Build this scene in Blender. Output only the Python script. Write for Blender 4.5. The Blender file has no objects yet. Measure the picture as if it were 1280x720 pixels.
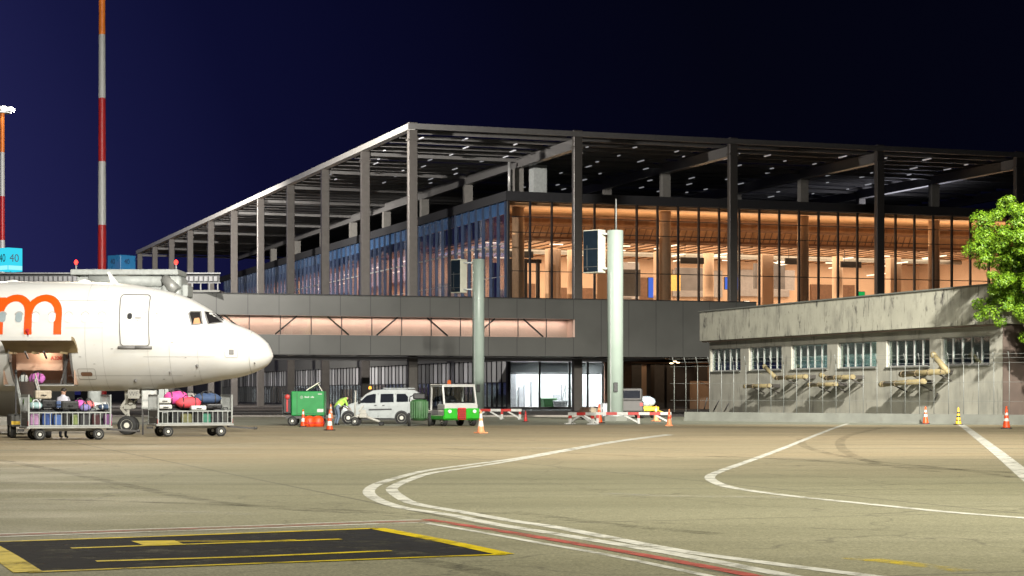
import bpy, bmesh, math, random
from mathutils import Vector, Matrix, Euler
R = math.radians
sc = bpy.context.scene
col = sc.collection
rng = random.Random(7)

# ------------------------------------------------------------------ camera
F, HZ, EYE = 2430.0, 492.0, 1.6
cam_d = bpy.data.cameras.new('camera'); cam = bpy.data.objects.new('camera', cam_d); col.objects.link(cam)
cam.location = (0, 0, EYE); cam.rotation_euler = (R(90), 0, 0)
cam_d.sensor_width = 36; cam_d.lens = 36*F/1280; cam_d.shift_y = (HZ-360)/1280
cam_d.clip_start = 0.5; cam_d.clip_end = 4000
sc.camera = cam
def W(px, py, Y): return Vector(((px-640)/F*Y, Y, EYE+(HZ-py)/F*Y))
def G(px, py):
    Y = EYE*F/(py-HZ); return Vector(((px-640)/F*Y, Y, 0))

# ------------------------------------------------------------------ materials
def nt(m):
    m.use_nodes = True; t = m.node_tree; t.nodes.clear(); return t
def mat(name, c, rough=.6, metal=0, var=.12, scale=3., bump=0., coat=0., spec=.5, emit=None, es=0, dirt=None, stretch=(1,1,1), sub=0):
    """principled with noise variation of the base colour; dirt=(colour, scale, lo, hi, stretch) adds stains of their own shape"""
    m = bpy.data.materials.new(name); t = nt(m); N = t.nodes; L = t.links
    o = N.new('ShaderNodeOutputMaterial'); b = N.new('ShaderNodeBsdfPrincipled'); L.new(b.outputs[0], o.inputs[0])
    b.inputs['Roughness'].default_value = rough; b.inputs['Metallic'].default_value = metal
    b.inputs['Coat Weight'].default_value = coat; b.inputs['Specular IOR Level'].default_value = spec
    c4 = (*c, 1); b.inputs['Base Color'].default_value = c4
    tc = N.new('ShaderNodeTexCoord'); mp = N.new('ShaderNodeMapping'); mp.inputs['Scale'].default_value = stretch
    L.new(tc.outputs['Object'], mp.inputs[0])
    out = None
    if var > 0:
        n = N.new('ShaderNodeTexNoise'); n.inputs['Scale'].default_value = scale; n.inputs['Detail'].default_value = 6
        L.new(mp.outputs[0], n.inputs['Vector'])
        mr = N.new('ShaderNodeMapRange'); mr.inputs[1].default_value = .3; mr.inputs[2].default_value = .7
        mr.inputs[3].default_value = 1-var; mr.inputs[4].default_value = 1+var
        L.new(n.outputs[0], mr.inputs[0])
        mx = N.new('ShaderNodeMix'); mx.data_type = 'RGBA'; mx.blend_type = 'MULTIPLY'; mx.inputs[0].default_value = 1
        mx.inputs[6].default_value = c4; L.new(mr.outputs[0], mx.inputs[7]); out = mx.outputs[2]
        rr = N.new('ShaderNodeMapRange'); rr.inputs[3].default_value = max(.03, rough-.1); rr.inputs[4].default_value = min(1, rough+.1)
        L.new(n.outputs[0], rr.inputs[0]); L.new(rr.outputs[0], b.inputs['Roughness'])
        if bump:
            bp = N.new('ShaderNodeBump'); bp.inputs['Strength'].default_value = bump; bp.inputs['Distance'].default_value = .02
            L.new(n.outputs[0], bp.inputs['Height']); L.new(bp.outputs[0], b.inputs['Normal'])
    if dirt:
        for (dc, ds, lo, hi, st) in (dirt if isinstance(dirt, list) else [dirt]):
            m2 = N.new('ShaderNodeMapping'); m2.inputs['Scale'].default_value = st; L.new(tc.outputs['Object'], m2.inputs[0])
            n2 = N.new('ShaderNodeTexNoise'); n2.inputs['Scale'].default_value = ds; n2.inputs['Detail'].default_value = 8; n2.inputs['Roughness'].default_value = .65
            L.new(m2.outputs[0], n2.inputs['Vector'])
            r2 = N.new('ShaderNodeMapRange'); r2.inputs[1].default_value = lo; r2.inputs[2].default_value = hi
            L.new(n2.outputs[0], r2.inputs[0])
            x2 = N.new('ShaderNodeMix'); x2.data_type = 'RGBA'; L.new(r2.outputs[0], x2.inputs[0])
            if out: L.new(out, x2.inputs[6])
            else: x2.inputs[6].default_value = c4
            x2.inputs[7].default_value = (*dc, 1); out = x2.outputs[2]
    if out: L.new(out, b.inputs['Base Color'])
    if emit:
        b.inputs['Emission Color'].default_value = (*emit, 1); b.inputs['Emission Strength'].default_value = es
    return m
def glass(name, tint=(.8,.85,.85), refl=.12, rough=.02, gcol=(1,1,1)):
    m = bpy.data.materials.new(name); t = nt(m); N = t.nodes; L = t.links
    o = N.new('ShaderNodeOutputMaterial'); mx = N.new('ShaderNodeMixShader')
    tr = N.new('ShaderNodeBsdfTransparent'); tr.inputs[0].default_value = (*tint, 1)
    gl = N.new('ShaderNodeBsdfGlossy'); gl.inputs['Roughness'].default_value = rough; gl.inputs[0].default_value = (*gcol, 1)
    fr = N.new('ShaderNodeLayerWeight'); fr.inputs[0].default_value = .25
    mr = N.new('ShaderNodeMapRange'); mr.inputs[3].default_value = refl; mr.inputs[4].default_value = min(1, refl+.5)
    L.new(fr.outputs['Fresnel'], mr.inputs[0]); L.new(mr.outputs[0], mx.inputs[0])
    L.new(tr.outputs[0], mx.inputs[1]); L.new(gl.outputs[0], mx.inputs[2]); L.new(mx.outputs[0], o.inputs[0])
    return m
def worn(name, c, under=(.2,.19,.16), lo=.35, hi=.55, rough=.6, alpha=1.):
    """paint that has worn through in flecks: transparent where it is gone"""
    m = bpy.data.materials.new(name); t = nt(m); N = t.nodes; L = t.links
    o = N.new('ShaderNodeOutputMaterial'); b = N.new('ShaderNodeBsdfPrincipled'); b.inputs['Roughness'].default_value = rough; b.inputs['Specular IOR Level'].default_value = .12
    tr = N.new('ShaderNodeBsdfTransparent'); mx = N.new('ShaderNodeMixShader')
    tc = N.new('ShaderNodeTexCoord')
    n = N.new('ShaderNodeTexNoise'); n.inputs['Scale'].default_value = 1.6; n.inputs['Detail'].default_value = 9; n.inputs['Roughness'].default_value = .75
    L.new(tc.outputs['Object'], n.inputs['Vector'])
    mr = N.new('ShaderNodeMapRange'); mr.inputs[1].default_value = lo; mr.inputs[2].default_value = hi; mr.inputs[4].default_value = alpha
    L.new(n.outputs[0], mr.inputs[0])
    n2 = N.new('ShaderNodeTexNoise'); n2.inputs['Scale'].default_value = 5; n2.inputs['Detail'].default_value = 6
    L.new(tc.outputs['Object'], n2.inputs['Vector'])
    r2 = N.new('ShaderNodeMapRange'); r2.inputs[1].default_value=.3; r2.inputs[2].default_value=.7; r2.inputs[3].default_value=.72; r2.inputs[4].default_value=1.1
    L.new(n2.outputs[0], r2.inputs[0])
    x = N.new('ShaderNodeMix'); x.data_type='RGBA'; x.blend_type='MULTIPLY'; x.inputs[0].default_value=1; x.inputs[6].default_value=(*c,1)
    L.new(r2.outputs[0], x.inputs[7]); L.new(x.outputs[2], b.inputs['Base Color'])
    L.new(mr.outputs[0], mx.inputs[0]); L.new(tr.outputs[0], mx.inputs[1]); L.new(b.outputs[0], mx.inputs[2]); L.new(mx.outputs[0], o.inputs[0])
    return m
def lamp(name, c, s):
    m = bpy.data.materials.new(name); t = nt(m); N = t.nodes
    o = N.new('ShaderNodeOutputMaterial'); e = N.new('ShaderNodeEmission'); e.inputs[0].default_value = (*c,1); e.inputs[1].default_value = s
    t.links.new(e.outputs[0], o.inputs[0]); return m

M = {}
M['white'] = mat('white_paint', (.47,.47,.45), .4, var=.06)
M['air'] = mat('aircraft_white', (.64,.635,.61), .33, var=.05, scale=.8, coat=.25, dirt=[((.62,.59,.52), .7, .52, .85, (1,1,2.5)), ((.5,.47,.41), 2.6, .64, .85, (.35,1,2.2)), ((.5,.47,.4), 9, .66, .8, (.3,1,1))])
M['orange_letter'] = mat('orange_paint', (.72,.085,.005), .35, var=.04)
M['steel'] = mat('grey_steel', (.34,.34,.32), .45, metal=.3, var=.12)
M['dsteel'] = mat('dark_steel', (.06,.057,.055), .5, metal=.2, var=.15)
M['alu'] = mat('aluminium', (.5,.5,.48), .4, metal=.55, var=.12)
M['black'] = mat('black_plastic', (.015,.015,.016), .5, var=.2)
M['rubber'] = mat('tyre_rubber', (.02,.02,.02), .8, var=.3, scale=8)
M['rim'] = mat('wheel_rim', (.55,.54,.48), .5, var=.15)
M['red'] = mat('red_paint', (.5,.02,.015), .45, var=.12)
M['mast_red'] = mat('mast_red', (.42,.02,.02), .45, var=.12)
M['mast_orange'] = mat('mast_orange', (.75,.2,.02), .45, var=.12)  # topmost red band, with the lamps' warm light put into its colour
M['cone'] = mat('cone_orange', (.66,.065,.008), .5, var=.12, scale=6)
M['cone_pale'] = mat('cone_faded', (.75,.27,.12), .6, var=.15, scale=6)
M['cone_white'] = mat('cone_reflective', (.6,.58,.54), .35, var=.08, scale=6)
M['cone_yellow'] = mat('cone_yellow', (.75,.42,.02), .5, var=.12, scale=6)
M['green'] = mat('green_paint', (.008,.2,.042), .4, var=.12, dirt=((.03,.12,.04), 2.5, .58, .75, (1,1,1)))
M['lime'] = mat('lime_paint', (.025,.38,.018), .4, var=.08)
M['dgreen'] = mat('dark_green_paint', (.035,.11,.035), .55, var=.2)
M['vanwhite'] = mat('van_paint', (.36,.385,.385), .28, var=.03, coat=.4)
M['darkglass'] = glass('tinted_glass', (.12,.14,.15), .1, .03)
M['clear'] = glass('clear_glass', (.75,.8,.8), .06, .02)
M['concrete'] = mat('wall_concrete', (.33,.32,.27), .85, var=.12, scale=.9, bump=.25,
    dirt=[((.2,.2,.175), .7, .5, .75, (1,1,.35)), ((.13,.125,.11), 2.2, .57, .72, (1,1,.2))])
M['fascia'] = mat('fascia_concrete', (.41,.4,.325), .85, var=.1, scale=.7, bump=.25,
    dirt=[((.22,.215,.18), .8, .48, .72, (1,1,.5)), ((.045,.04,.038), .9, .575, .66, (1.2,1.2,.55)), ((.09,.085,.075), 3.4, .57, .68, (1,1,.14)), ((.05,.045,.04), 4.5, .62, .7, (1,1,.5))])
M['soffit'] = mat('soffit_brown', (.17,.12,.09), .8, var=.15)
M['duct'] = mat('duct_cream', (.21,.17,.085), .6, var=.15, scale=4, dirt=((.22,.17,.09), 3, .55, .75, (1,1,1)))
M['duct_dark'] = mat('duct_mouth', (.04,.035,.03), .8, var=.2)
M['plinth'] = mat('plinth_concrete', (.15,.155,.135), .9, var=.15, scale=1.2, bump=.3, dirt=((.12,.12,.1), 1.5, .55, .75, (1,1,.5)))
M['galv'] = mat('galvanised_steel', (.3,.315,.305), .5, metal=.3, var=.12)
M['fence']=mat('fence_steel',(.17,.18,.17),.5,metal=.2,var=.12)
M['yellowpanel']=mat('yellow_panel',(.6,.4,.12),.6,var=.15); M['dgrey2']=mat('dark_shop_front',(.12,.115,.12),.6,var=.2,scale=1)
M['polegreen'] = mat('pole_grey_green', (.31,.375,.33), .4, var=.06, scale=1, coat=.2)
M['boxgrey'] = mat('cabinet_cream', (.58,.57,.47), .5, var=.06)
M['screen_off'] = mat('dark_screen', (.012,.02,.03), .15, var=.1)
M['clad'] = mat('grey_cladding', (.095,.095,.087), .5, metal=.15, var=.1, scale=.35)
M['joint'] = mat('panel_joint', (.03,.03,.03), .8, var=0)
M['mullion'] = mat('mullion_dark', (.025,.024,.025), .45, metal=.3, var=.1)
M['fin'] = mat('blue_grey_fin', (.04,.06,.105), .4, metal=.2, var=.15)
M['bluespandrel'] = mat('blue_spandrel', (.03,.075,.16), .25, var=.3, scale=.6)
M['canopy'] = mat('canopy_steel', (.15,.145,.138), .5, metal=.1, var=.1)
M['canopy_col'] = mat('column_bronze', (.11,.1,.09), .4, metal=.3, var=.08)
M['canopy_edge'] = mat('canopy_edge_trim', (.55,.54,.5), .45, metal=.1, var=.1)
M['slat'] = mat('canopy_slat', (.085,.082,.088), .5, metal=.1, var=.25, scale=.4)
M['roofdark'] = mat('roof_dark', (.02,.02,.022), .8, var=.2)
M['bulk'] = mat('timber_bulkhead', (.42,.25,.14), .6, var=.3, scale=.5, stretch=(3,.3,.3))
M['peach'] = mat('peach_plaster', (.6,.43,.31), .8, var=.06, scale=.5)
M['wood'] = mat('timber_ceiling', (.47,.28,.15), .6, var=.3, scale=.7, stretch=(.25,4,1))
M['barwhite']=mat('barrier_white',(.42,.42,.4),.5,var=.15,scale=5); M['barred']=mat('barrier_red',(.36,.025,.02),.5,var=.15,scale=5)
M['brown'] = mat('brown_panel', (.16,.085,.05), .7, var=.2)
M['pinkwall'] = mat('pink_plaster', (.66,.46,.38), .8, var=.05, scale=.5)
M['endwall'] = mat('dark_brown_render', (.07,.05,.04), .85, var=.2, scale=1.5)  # brown wall darkened, with the tree's shade put into its colour
M['hallfloor'] = mat('stone_floor', (.35,.3,.26), .25, var=.08)
M['railgrey']=mat('rail_grey',(.11,.11,.11),.6,var=.15)
M['post']=mat('post_grey',(.2,.19,.17),.6,var=.1)
M['hallcol'] = mat('plaster_column', (.5,.37,.27), .6, var=.06)
M['greywall'] = mat('grey_partition', (.3,.29,.3), .7, var=.1)
M['whitewall'] = mat('white_plaster', (.8,.8,.8), .7, var=.03)
def opalm():
    m=bpy.data.materials.new('opal_panel'); t=nt(m); N=t.nodes; L=t.links
    o=N.new('ShaderNodeOutputMaterial'); a=N.new('ShaderNodeBsdfDiffuse'); a.inputs[0].default_value=(.5,.49,.5,1); b=N.new('ShaderNodeBsdfTranslucent'); b.inputs[0].default_value=(.6,.58,.6,1)
    oi=N.new('ShaderNodeObjectInfo'); mr=N.new('ShaderNodeMapRange'); mr.inputs[3].default_value=.22; mr.inputs[4].default_value=.66; L.new(oi.outputs['Random'],mr.inputs[0])
    cc=N.new('ShaderNodeCombineColor'); L.new(mr.outputs[0],cc.inputs[0]); L.new(mr.outputs[0],cc.inputs[1]); L.new(mr.outputs[0],cc.inputs[2]); L.new(cc.outputs[0],a.inputs[0]); L.new(cc.outputs[0],b.inputs[0])
    x=N.new('ShaderNodeMixShader'); L.new(a.outputs[0],x.inputs[1]); L.new(b.outputs[0],x.inputs[2]); L.new(x.outputs[0],o.inputs[0]); return m
M['opal'] = opalm()
M['navy'] = mat('navy_fabric', (.03,.06,.14), .8, var=.25, scale=8)
M['asphalt'] = mat('asphalt', (.055,.05,.046), .85, var=.2, scale=.5, bump=.3, dirt=((.09,.08,.07), .25, .5, .75, (1,1,1)))
M['kerb'] = mat('kerb_stone', (.22,.2,.18), .85, var=.15, scale=2)
M['holdwall'] = mat('hold_lining', (.5,.33,.24), .7, var=.1, scale=2)
M['doorinner'] = mat('door_lining', (.27,.2,.1), .6, var=.15, scale=2)
M['gearwhite'] = mat('gear_white', (.42,.41,.37), .45, var=.12, scale=4)
M['skin'] = mat('skin', (.42,.24,.17), .6, var=.08, scale=8)
M['hair'] = mat('dark_hair', (.02,.014,.01), .6, var=.2, scale=20)
M['shirt'] = mat('pale_shirt', (.6,.58,.66), .8, var=.08, scale=6)
M['trouser'] = mat('dark_trousers', (.03,.035,.05), .85, var=.15, scale=8)
M['jeans'] = mat('blue_jeans', (.13,.17,.23), .85, var=.2, scale=8)
M['hivis'] = mat('hi_vis_fabric', (.4,.66,.1), .7, var=.1, scale=8)
M['reflective'] = mat('reflective_tape', (.75,.76,.72), .4, var=.05)
M['lampglass'] = mat('headlight_lens', (.7,.72,.7), .1, var=.05)
M['bark'] = mat('bark', (.09,.07,.05), .9, var=.3, scale=6, bump=.5)
M['yellow'] = mat('yellow_paint', (.7,.45,.02), .5, var=.12)
M['stepgrey'] = mat('light_grey_paint', (.42,.44,.42), .5, var=.12, scale=4)

# ------------------------------------------------------------------ mesh builder
class MB:
    def __init__(s): s.v=[]; s.f=[]; s.m=[]; s.sm=[]; s.cur=0; s.smooth=False
    def add(s, vs, fs):
        o=len(s.v); s.v += [tuple(v) for v in vs]
        for f in fs: s.f.append([o+i for i in f]); s.m.append(s.cur); s.sm.append(s.smooth)
        return s
    def box(s, x0,x1,y0,y1,z0,z1):
        return s.add([(x0,y0,z0),(x1,y0,z0),(x1,y1,z0),(x0,y1,z0),(x0,y0,z1),(x1,y0,z1),(x1,y1,z1),(x0,y1,z1)],
                     [(0,3,2,1),(4,5,6,7),(0,1,5,4),(1,2,6,5),(2,3,7,6),(3,0,4,7)])
    def rbox(s, x0,x1,y0,y1,z0,z1, b=.03, seg=2):
        bm=bmesh.new(); bmesh.ops.create_cube(bm,size=1)
        for v in bm.verts: v.co=((x0+x1)/2+v.co.x*(x1-x0),(y0+y1)/2+v.co.y*(y1-y0),(z0+z1)/2+v.co.z*(z1-z0))
        bmesh.ops.bevel(bm,geom=bm.edges[:],offset=b,segments=seg,affect='EDGES',profile=.5)
        bm.verts.index_update(); s.add([v.co[:] for v in bm.verts],[[v.index for v in f.verts] for f in bm.faces]); bm.free(); return s
    def bar(s, p0,p1,w,h, up=(0,0,1)):
        p0=Vector(p0);p1=Vector(p1);d=(p1-p0).normalized();u=Vector(up)
        if abs(d.dot(u))>.98: u=Vector((1,0,0))
        r=d.cross(u).normalized();u=r.cross(d)
        a=r*w/2;b=u*h/2
        return s.add([p0-a-b,p0+a-b,p0+a+b,p0-a+b,p1-a-b,p1+a-b,p1+a+b,p1-a+b],
                     [(0,1,2,3),(7,6,5,4),(0,4,5,1),(1,5,6,2),(2,6,7,3),(3,7,4,0)])
    def cyl(s, p0,p1,r0,r1=None,n=12,caps=True):
        r1=r0 if r1 is None else r1
        p0=Vector(p0);p1=Vector(p1);d=(p1-p0).normalized();u=Vector((0,0,1)) if abs(d.z)<.95 else Vector((1,0,0))
        a=d.cross(u).normalized();b=d.cross(a)
        vs=[];fs=[]
        for p,r in ((p0,r0),(p1,r1)):
            for i in range(n):
                t=2*math.pi*i/n; vs.append(p+a*(r*math.cos(t))+b*(r*math.sin(t)))
        o=len(s.v); sm=s.smooth
        s.v+=[tuple(v) for v in vs]
        for i in range(n):
            j=(i+1)%n; s.f.append([o+i,o+n+i,o+n+j,o+j][::-1]); s.m.append(s.cur); s.sm.append(True)
        if caps:
            s.f.append([o+i for i in range(n)][::-1][::-1]); s.m.append(s.cur); s.sm.append(False)
            s.f.append([o+n+i for i in range(n)][::-1]); s.m.append(s.cur); s.sm.append(False)
        return s
    def tube(s, pts, r, n=8):
        for a,b in zip(pts,pts[1:]): s.cyl(a,b,r,r,n)
        return s
    def ring(s, rings, closed=True, cap=True):
        """loft through rings of equal count"""
        n=len(rings[0]); vs=[v for r in rings for v in r]; fs=[]
        for k in range(len(rings)-1):
            for i in range(n if closed else n-1):
                j=(i+1)%n; fs.append((k*n+i,k*n+j,(k+1)*n+j,(k+1)*n+i))
        if cap: fs.append(tuple(range(n))[::-1]); fs.append(tuple((len(rings)-1)*n+i for i in range(n)))
        return s.add(vs,fs)
    def lathe(s, prof, c=(0,0,0), n=16, axis='z'):
        rings=[]
        for r,z in prof:
            rg=[]
            for i in range(n):
                t=2*math.pi*i/n; x,y=r*math.cos(t),r*math.sin(t)
                p={'z':(x,y,z),'y':(x,z,y),'x':(z,x,y)}[axis]; rg.append((p[0]+c[0],p[1]+c[1],p[2]+c[2]))
            rings.append(rg)
        return s.ring(rings)
    def ell(s, c, rx,ry,rz, n=12, m=8, jit=0, half=False):
        rings=[]
        a0=0 if half else -math.pi/2
        for k in range(m+1):
            t=a0+(math.pi/2-a0)*k/m; t=max(-1.53,min(1.53,t)); rg=[]
            for i in range(n):
                p=2*math.pi*i/n; q=1+(rng.uniform(-jit,jit) if jit else 0)
                rg.append((c[0]+rx*q*math.cos(t)*math.cos(p),c[1]+ry*q*math.cos(t)*math.sin(p),c[2]+rz*q*math.sin(t)))
            rings.append(rg)
        sm=s.smooth; s.smooth=True; s.ring(rings); s.smooth=sm; return s
    def prism(s, poly, y0, y1, inset=None):
        """poly of (x,z) extruded along y"""
        n=len(poly); vs=[(x,y0,z) for x,z in poly]+[(x,y1,z) for x,z in poly]
        return s.add(vs,[tuple(range(n)),tuple(range(n,2*n))[::-1]]+[(i,i+n,(i+1)%n+n,(i+1)%n) for i in range(n)])
    def build(s, name, mats, parent=None, loc=None, fix=True):
        me=bpy.data.meshes.new(name); me.from_pydata(s.v,[],s.f)
        if not isinstance(mats,(list,tuple)): mats=[mats]
        for m in mats: me.materials.append(M[m] if isinstance(m,str) else m)
        for p,i,q in zip(me.polygons,s.m,s.sm): p.material_index=min(i,len(mats)-1); p.use_smooth=q
        me.update()
        if fix:
            bm=bmesh.new(); bm.from_mesh(me); bmesh.ops.recalc_face_normals(bm,faces=bm.faces[:]); bm.to_mesh(me); bm.free()
        o=bpy.data.objects.new(name,me); col.objects.link(o)
        if parent: o.parent=parent
        if loc: o.location=loc
        return o
def tag(o,label=None,cat=None,group=None,kind=None):
    if label: o['label']=label
    if cat: o['category']=cat
    if group: o['group']=group
    if kind: o['kind']=kind
    return o
def thing(name,label,cat,loc=(0,0,0),rz=0,group=None):
    o=bpy.data.objects.new(name,None); col.objects.link(o); o.location=loc; o.rotation_euler=(0,0,rz)
    o.empty_display_size=.3
    return tag(o,label,cat,group)
def kids(o): return [c for c in o.children]
def copy_tree(o,parent=None):
    c=o.copy(); col.objects.link(c); c.parent=parent
    for ch in kids(o): copy_tree(ch,c)
    return c
def dup(o,label,loc,rz=None,scale=None):
    c=copy_tree(o); c['label']=label; c.location=loc
    if rz is not None: c.rotation_euler=(0,0,rz)
    if scale: c.scale=(scale,)*3 if not isinstance(scale,tuple) else scale
    return c
def struct(o): o['kind']='structure'; return o
def text(body,size,m,parent,name,loc,rot,ext=.004,align='CENTER'):
    cu=bpy.data.curves.new(name,'FONT'); cu.body=body; cu.size=size; cu.extrude=ext; cu.align_x=align; cu.align_y='CENTER'
    t=bpy.data.objects.new(name,cu); col.objects.link(t)
    dg=bpy.context.evaluated_depsgraph_get(); me=bpy.data.meshes.new_from_object(t.evaluated_get(dg))
    bpy.data.objects.remove(t); me.materials.clear(); me.materials.append(M[m] if isinstance(m,str) else m)
    o=bpy.data.objects.new(name,me); col.objects.link(o); o.parent=parent; o.location=loc; o.rotation_euler=rot
    return o
def wheel_parts(parent, x,y,z,r,w, name='wheel', axis='y', rimr=.6):
    t=MB(); pr=[(r*.55,-w/2),(r*.9,-w/2),(r,-w*.32),(r,w*.32),(r*.9,w/2),(r*.55,w/2)]
    t.smooth=True; t.lathe(pr,(0,0,0),18,axis)
    o=t.build(name,'rubber',parent,(x,y,z))
    q=MB(); q.lathe([(.02,-w*.56),(r*rimr*.45,-w*.56),(r*rimr*.5,-w*.45),(r*rimr*.85,-w*.42),(r*rimr,-w*.53),(r*rimr,w*.53),(r*rimr*.85,w*.42),(r*rimr*.5,w*.45),(r*rimr*.45,w*.56),(.02,w*.56)],(0,0,0),16,axis)
    q.build('rim','rim',o)
    return o
# ------------------------------------------------------------------ sky and lamps
w = bpy.data.worlds.new('World'); sc.world = w; w.use_nodes = True
t = w.node_tree; N=t.nodes; L=t.links; N.clear()
o=N.new('ShaderNodeOutputWorld'); bg=N.new('ShaderNodeBackground'); L.new(bg.outputs[0],o.inputs[0])
sky=N.new('ShaderNodeTexSky'); sky.sky_type='NISHITA'; sky.sun_disc=False; sky.sun_elevation=R(-4); sky.sun_rotation=R(-70); sky.air_density=1.5
tc=N.new('ShaderNodeTexCoord'); dt=N.new('ShaderNodeVectorMath'); dt.operation='DOT_PRODUCT'
dt.inputs[1].default_value=Vector((-.72,.66,-.12)).normalized(); L.new(tc.outputs['Generated'],dt.inputs[0])
rp=N.new('ShaderNodeValToRGB'); e=rp.color_ramp.elements
e[0].position=.3; e[0].color=(.0009,.0012,.005,1); e[1].position=1; e[1].color=(.036,.035,.125,1)
for p,c in ((.56,(.0009,.0012,.0055,1)),(.63,(.0012,.0015,.009,1)),(.69,(.0022,.0026,.0175,1)),(.74,(.0034,.0040,.027,1)),(.78,(.0072,.0082,.047,1)),(.82,(.0145,.0155,.076,1))):
    x=e.new(p); x.color=c
L.new(dt.outputs['Value'],rp.inputs[0])
ad=N.new('ShaderNodeMix'); ad.data_type='RGBA'; ad.blend_type='ADD'; ad.inputs[0].default_value=.01
L.new(rp.outputs[0],ad.inputs[6]); L.new(sky.outputs[0],ad.inputs[7]); L.new(ad.outputs[2],bg.inputs[0])
bg.inputs[1].default_value=1.0

def spot(name,loc,target,power,color,angle=100,blend=1.,size=.8):
    d=bpy.data.lights.new(name,'SPOT'); d.energy=power; d.color=color; d.spot_size=R(angle); d.spot_blend=blend; d.shadow_soft_size=size
    ob=bpy.data.objects.new(name,d); col.objects.link(ob); ob.location=loc
    ob.rotation_euler=(Vector(target)-Vector(loc)).to_track_quat('-Z','Y').to_euler(); return ob
def area(name,loc,rot,sx,sy,power,color,parent=None):
    d=bpy.data.lights.new(name,'AREA'); d.shape='RECTANGLE'; d.size=sx; d.size_y=sy; d.energy=power; d.color=color
    ob=bpy.data.objects.new(name,d); col.objects.link(ob); ob.parent=parent; ob.location=loc; ob.rotation_euler=rot; return ob
spot('floodlight_right',(24,45,36),(18,126,2),8.2e5,(1,.96,.86),33,1.,.7)
spot('floodlight_long',(12,-6,25),(-33,160,11),6.5e5,(1,.97,.9),24,1.,.7)
spot('floodlight_wide',(2,-22,40),(2,34,0),1.6e5,(1,.96,.84),68,1.,.9)
spot('floodlight_near',(12,-6,36),(-15,73,4),4.5e4,(1,.97,.92),42,1.,.9)
spot('floodlight_right_low',(25,46,36),(-6,74,0),1.3e5,(1,.96,.88),92,1.,.7)
spot('floodlight_mid',(14,-4,36),(3,84,0),1.1e5,(1,.95,.84),34,1.,.9)  # this and the next are fill spots added to brighten the middle apron
spot('floodlight_mid',(16,-4,36),(22,84,0),1.2e5,(1,.95,.84),32,1.,.9)
spot('floodlight_near',(12,-6,36),(14,50,0),3.1e5,(1,.96,.84),66,1.,.9)
spot('mast_flood',(-31.7,148.5,34),(-25,80,0),2.5e4,(1,.86,.62),130,1,.6)
spot('mast_flood_terminal',(-30.2,151.2,24.5),(-22,250,14),1.5e5,(1,.95,.9),140,1,.6)
spot('far_mast_terminal',(-54.6,216.6,25.2),(-35,290,16),2.2e5,(1,.95,.9),150,1,.6)
spot('far_mast_flood',(-56.4,212.4,33.5),(-30,120,0),5e4,(1,.9,.75),140,1,.6)

# ------------------------------------------------------------------ ground
gm=bpy.data.materials.new('apron_concrete'); t=nt(gm); N=t.nodes; L=t.links
o=N.new('ShaderNodeOutputMaterial'); b=N.new('ShaderNodeBsdfPrincipled'); L.new(b.outputs[0],o.inputs[0])
tc=N.new('ShaderNodeTexCoord')
def noise(scale,st=(1,1,1),det=8,ro=.6,off=(0,0,0)):
    mp=N.new('ShaderNodeMapping'); mp.inputs['Scale'].default_value=st; mp.inputs['Location'].default_value=off; L.new(tc.outputs['Object'],mp.inputs[0])
    n=N.new('ShaderNodeTexNoise'); n.inputs['Scale'].default_value=scale; n.inputs['Detail'].default_value=det; n.inputs['Roughness'].default_value=ro
    L.new(mp.outputs[0],n.inputs['Vector']); return n.outputs[0]
def rng_(v,a,b_,c=0,d=1):
    m=N.new('ShaderNodeMapRange'); L.new(v,m.inputs[0]); m.inputs[1].default_value=a; m.inputs[2].default_value=b_; m.inputs[3].default_value=c; m.inputs[4].default_value=d; return m.outputs[0]
def mixc(f,a,b_,mode='MIX'):
    m=N.new('ShaderNodeMix'); m.data_type='RGBA'; m.blend_type=mode
    if isinstance(f,(int,float)): m.inputs[0].default_value=f
    else: L.new(f,m.inputs[0])
    for s,x in ((6,a),(7,b_)):
        if isinstance(x,tuple): m.inputs[s].default_value=(*x,1)
        else: L.new(x,m.inputs[s])
    return m.outputs[2]
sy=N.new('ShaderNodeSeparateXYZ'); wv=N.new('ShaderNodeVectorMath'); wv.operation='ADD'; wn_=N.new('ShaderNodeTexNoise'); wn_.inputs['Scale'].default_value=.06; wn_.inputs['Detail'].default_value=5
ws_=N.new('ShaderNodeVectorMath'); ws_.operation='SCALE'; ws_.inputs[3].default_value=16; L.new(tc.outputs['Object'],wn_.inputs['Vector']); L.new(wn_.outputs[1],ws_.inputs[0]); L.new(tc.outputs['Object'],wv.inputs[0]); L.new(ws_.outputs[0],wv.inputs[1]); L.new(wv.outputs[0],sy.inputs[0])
# base colour shifts with distance: grey olive in front, tan in the middle, pale green grey concrete by the fence
c=mixc(rng_(noise(.07,(.6,1.2,1)),.38,.62),(.255,.243,.166),(.23,.217,.142))
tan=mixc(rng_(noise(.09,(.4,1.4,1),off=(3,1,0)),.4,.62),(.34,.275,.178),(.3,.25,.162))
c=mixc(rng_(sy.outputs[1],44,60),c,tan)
c=mixc(rng_(sy.outputs[1],104,109),c,(.205,.215,.175))
c=mixc(rng_(noise(.13,(.3,1.3,1)),.48,.7,0,.5),c,(.15,.147,.1))
c=mixc(rng_(noise(.4,(.12,2.0,1)),.52,.72,0,.45),c,(.3,.28,.2))
c=mixc(rng_(noise(.33,(.08,1.7,1),off=(9,3,0)),.55,.7,0,.5),c,(.12,.115,.08))
c=mixc(rng_(noise(.9,(.5,1,1),10,.7,(4,8,0)),.6,.76,0,.6),c,(.095,.092,.066))
c=mixc(rng_(noise(2.3,(1,1,1),8,.75,(14,2,0)),.63,.72,0,.7),c,(.045,.042,.034))
c=mixc(rng_(noise(2.0,(.6,1,1),8,.75,(24,7,0)),.6,.75,0,.5),c,(.36,.345,.27))
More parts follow.
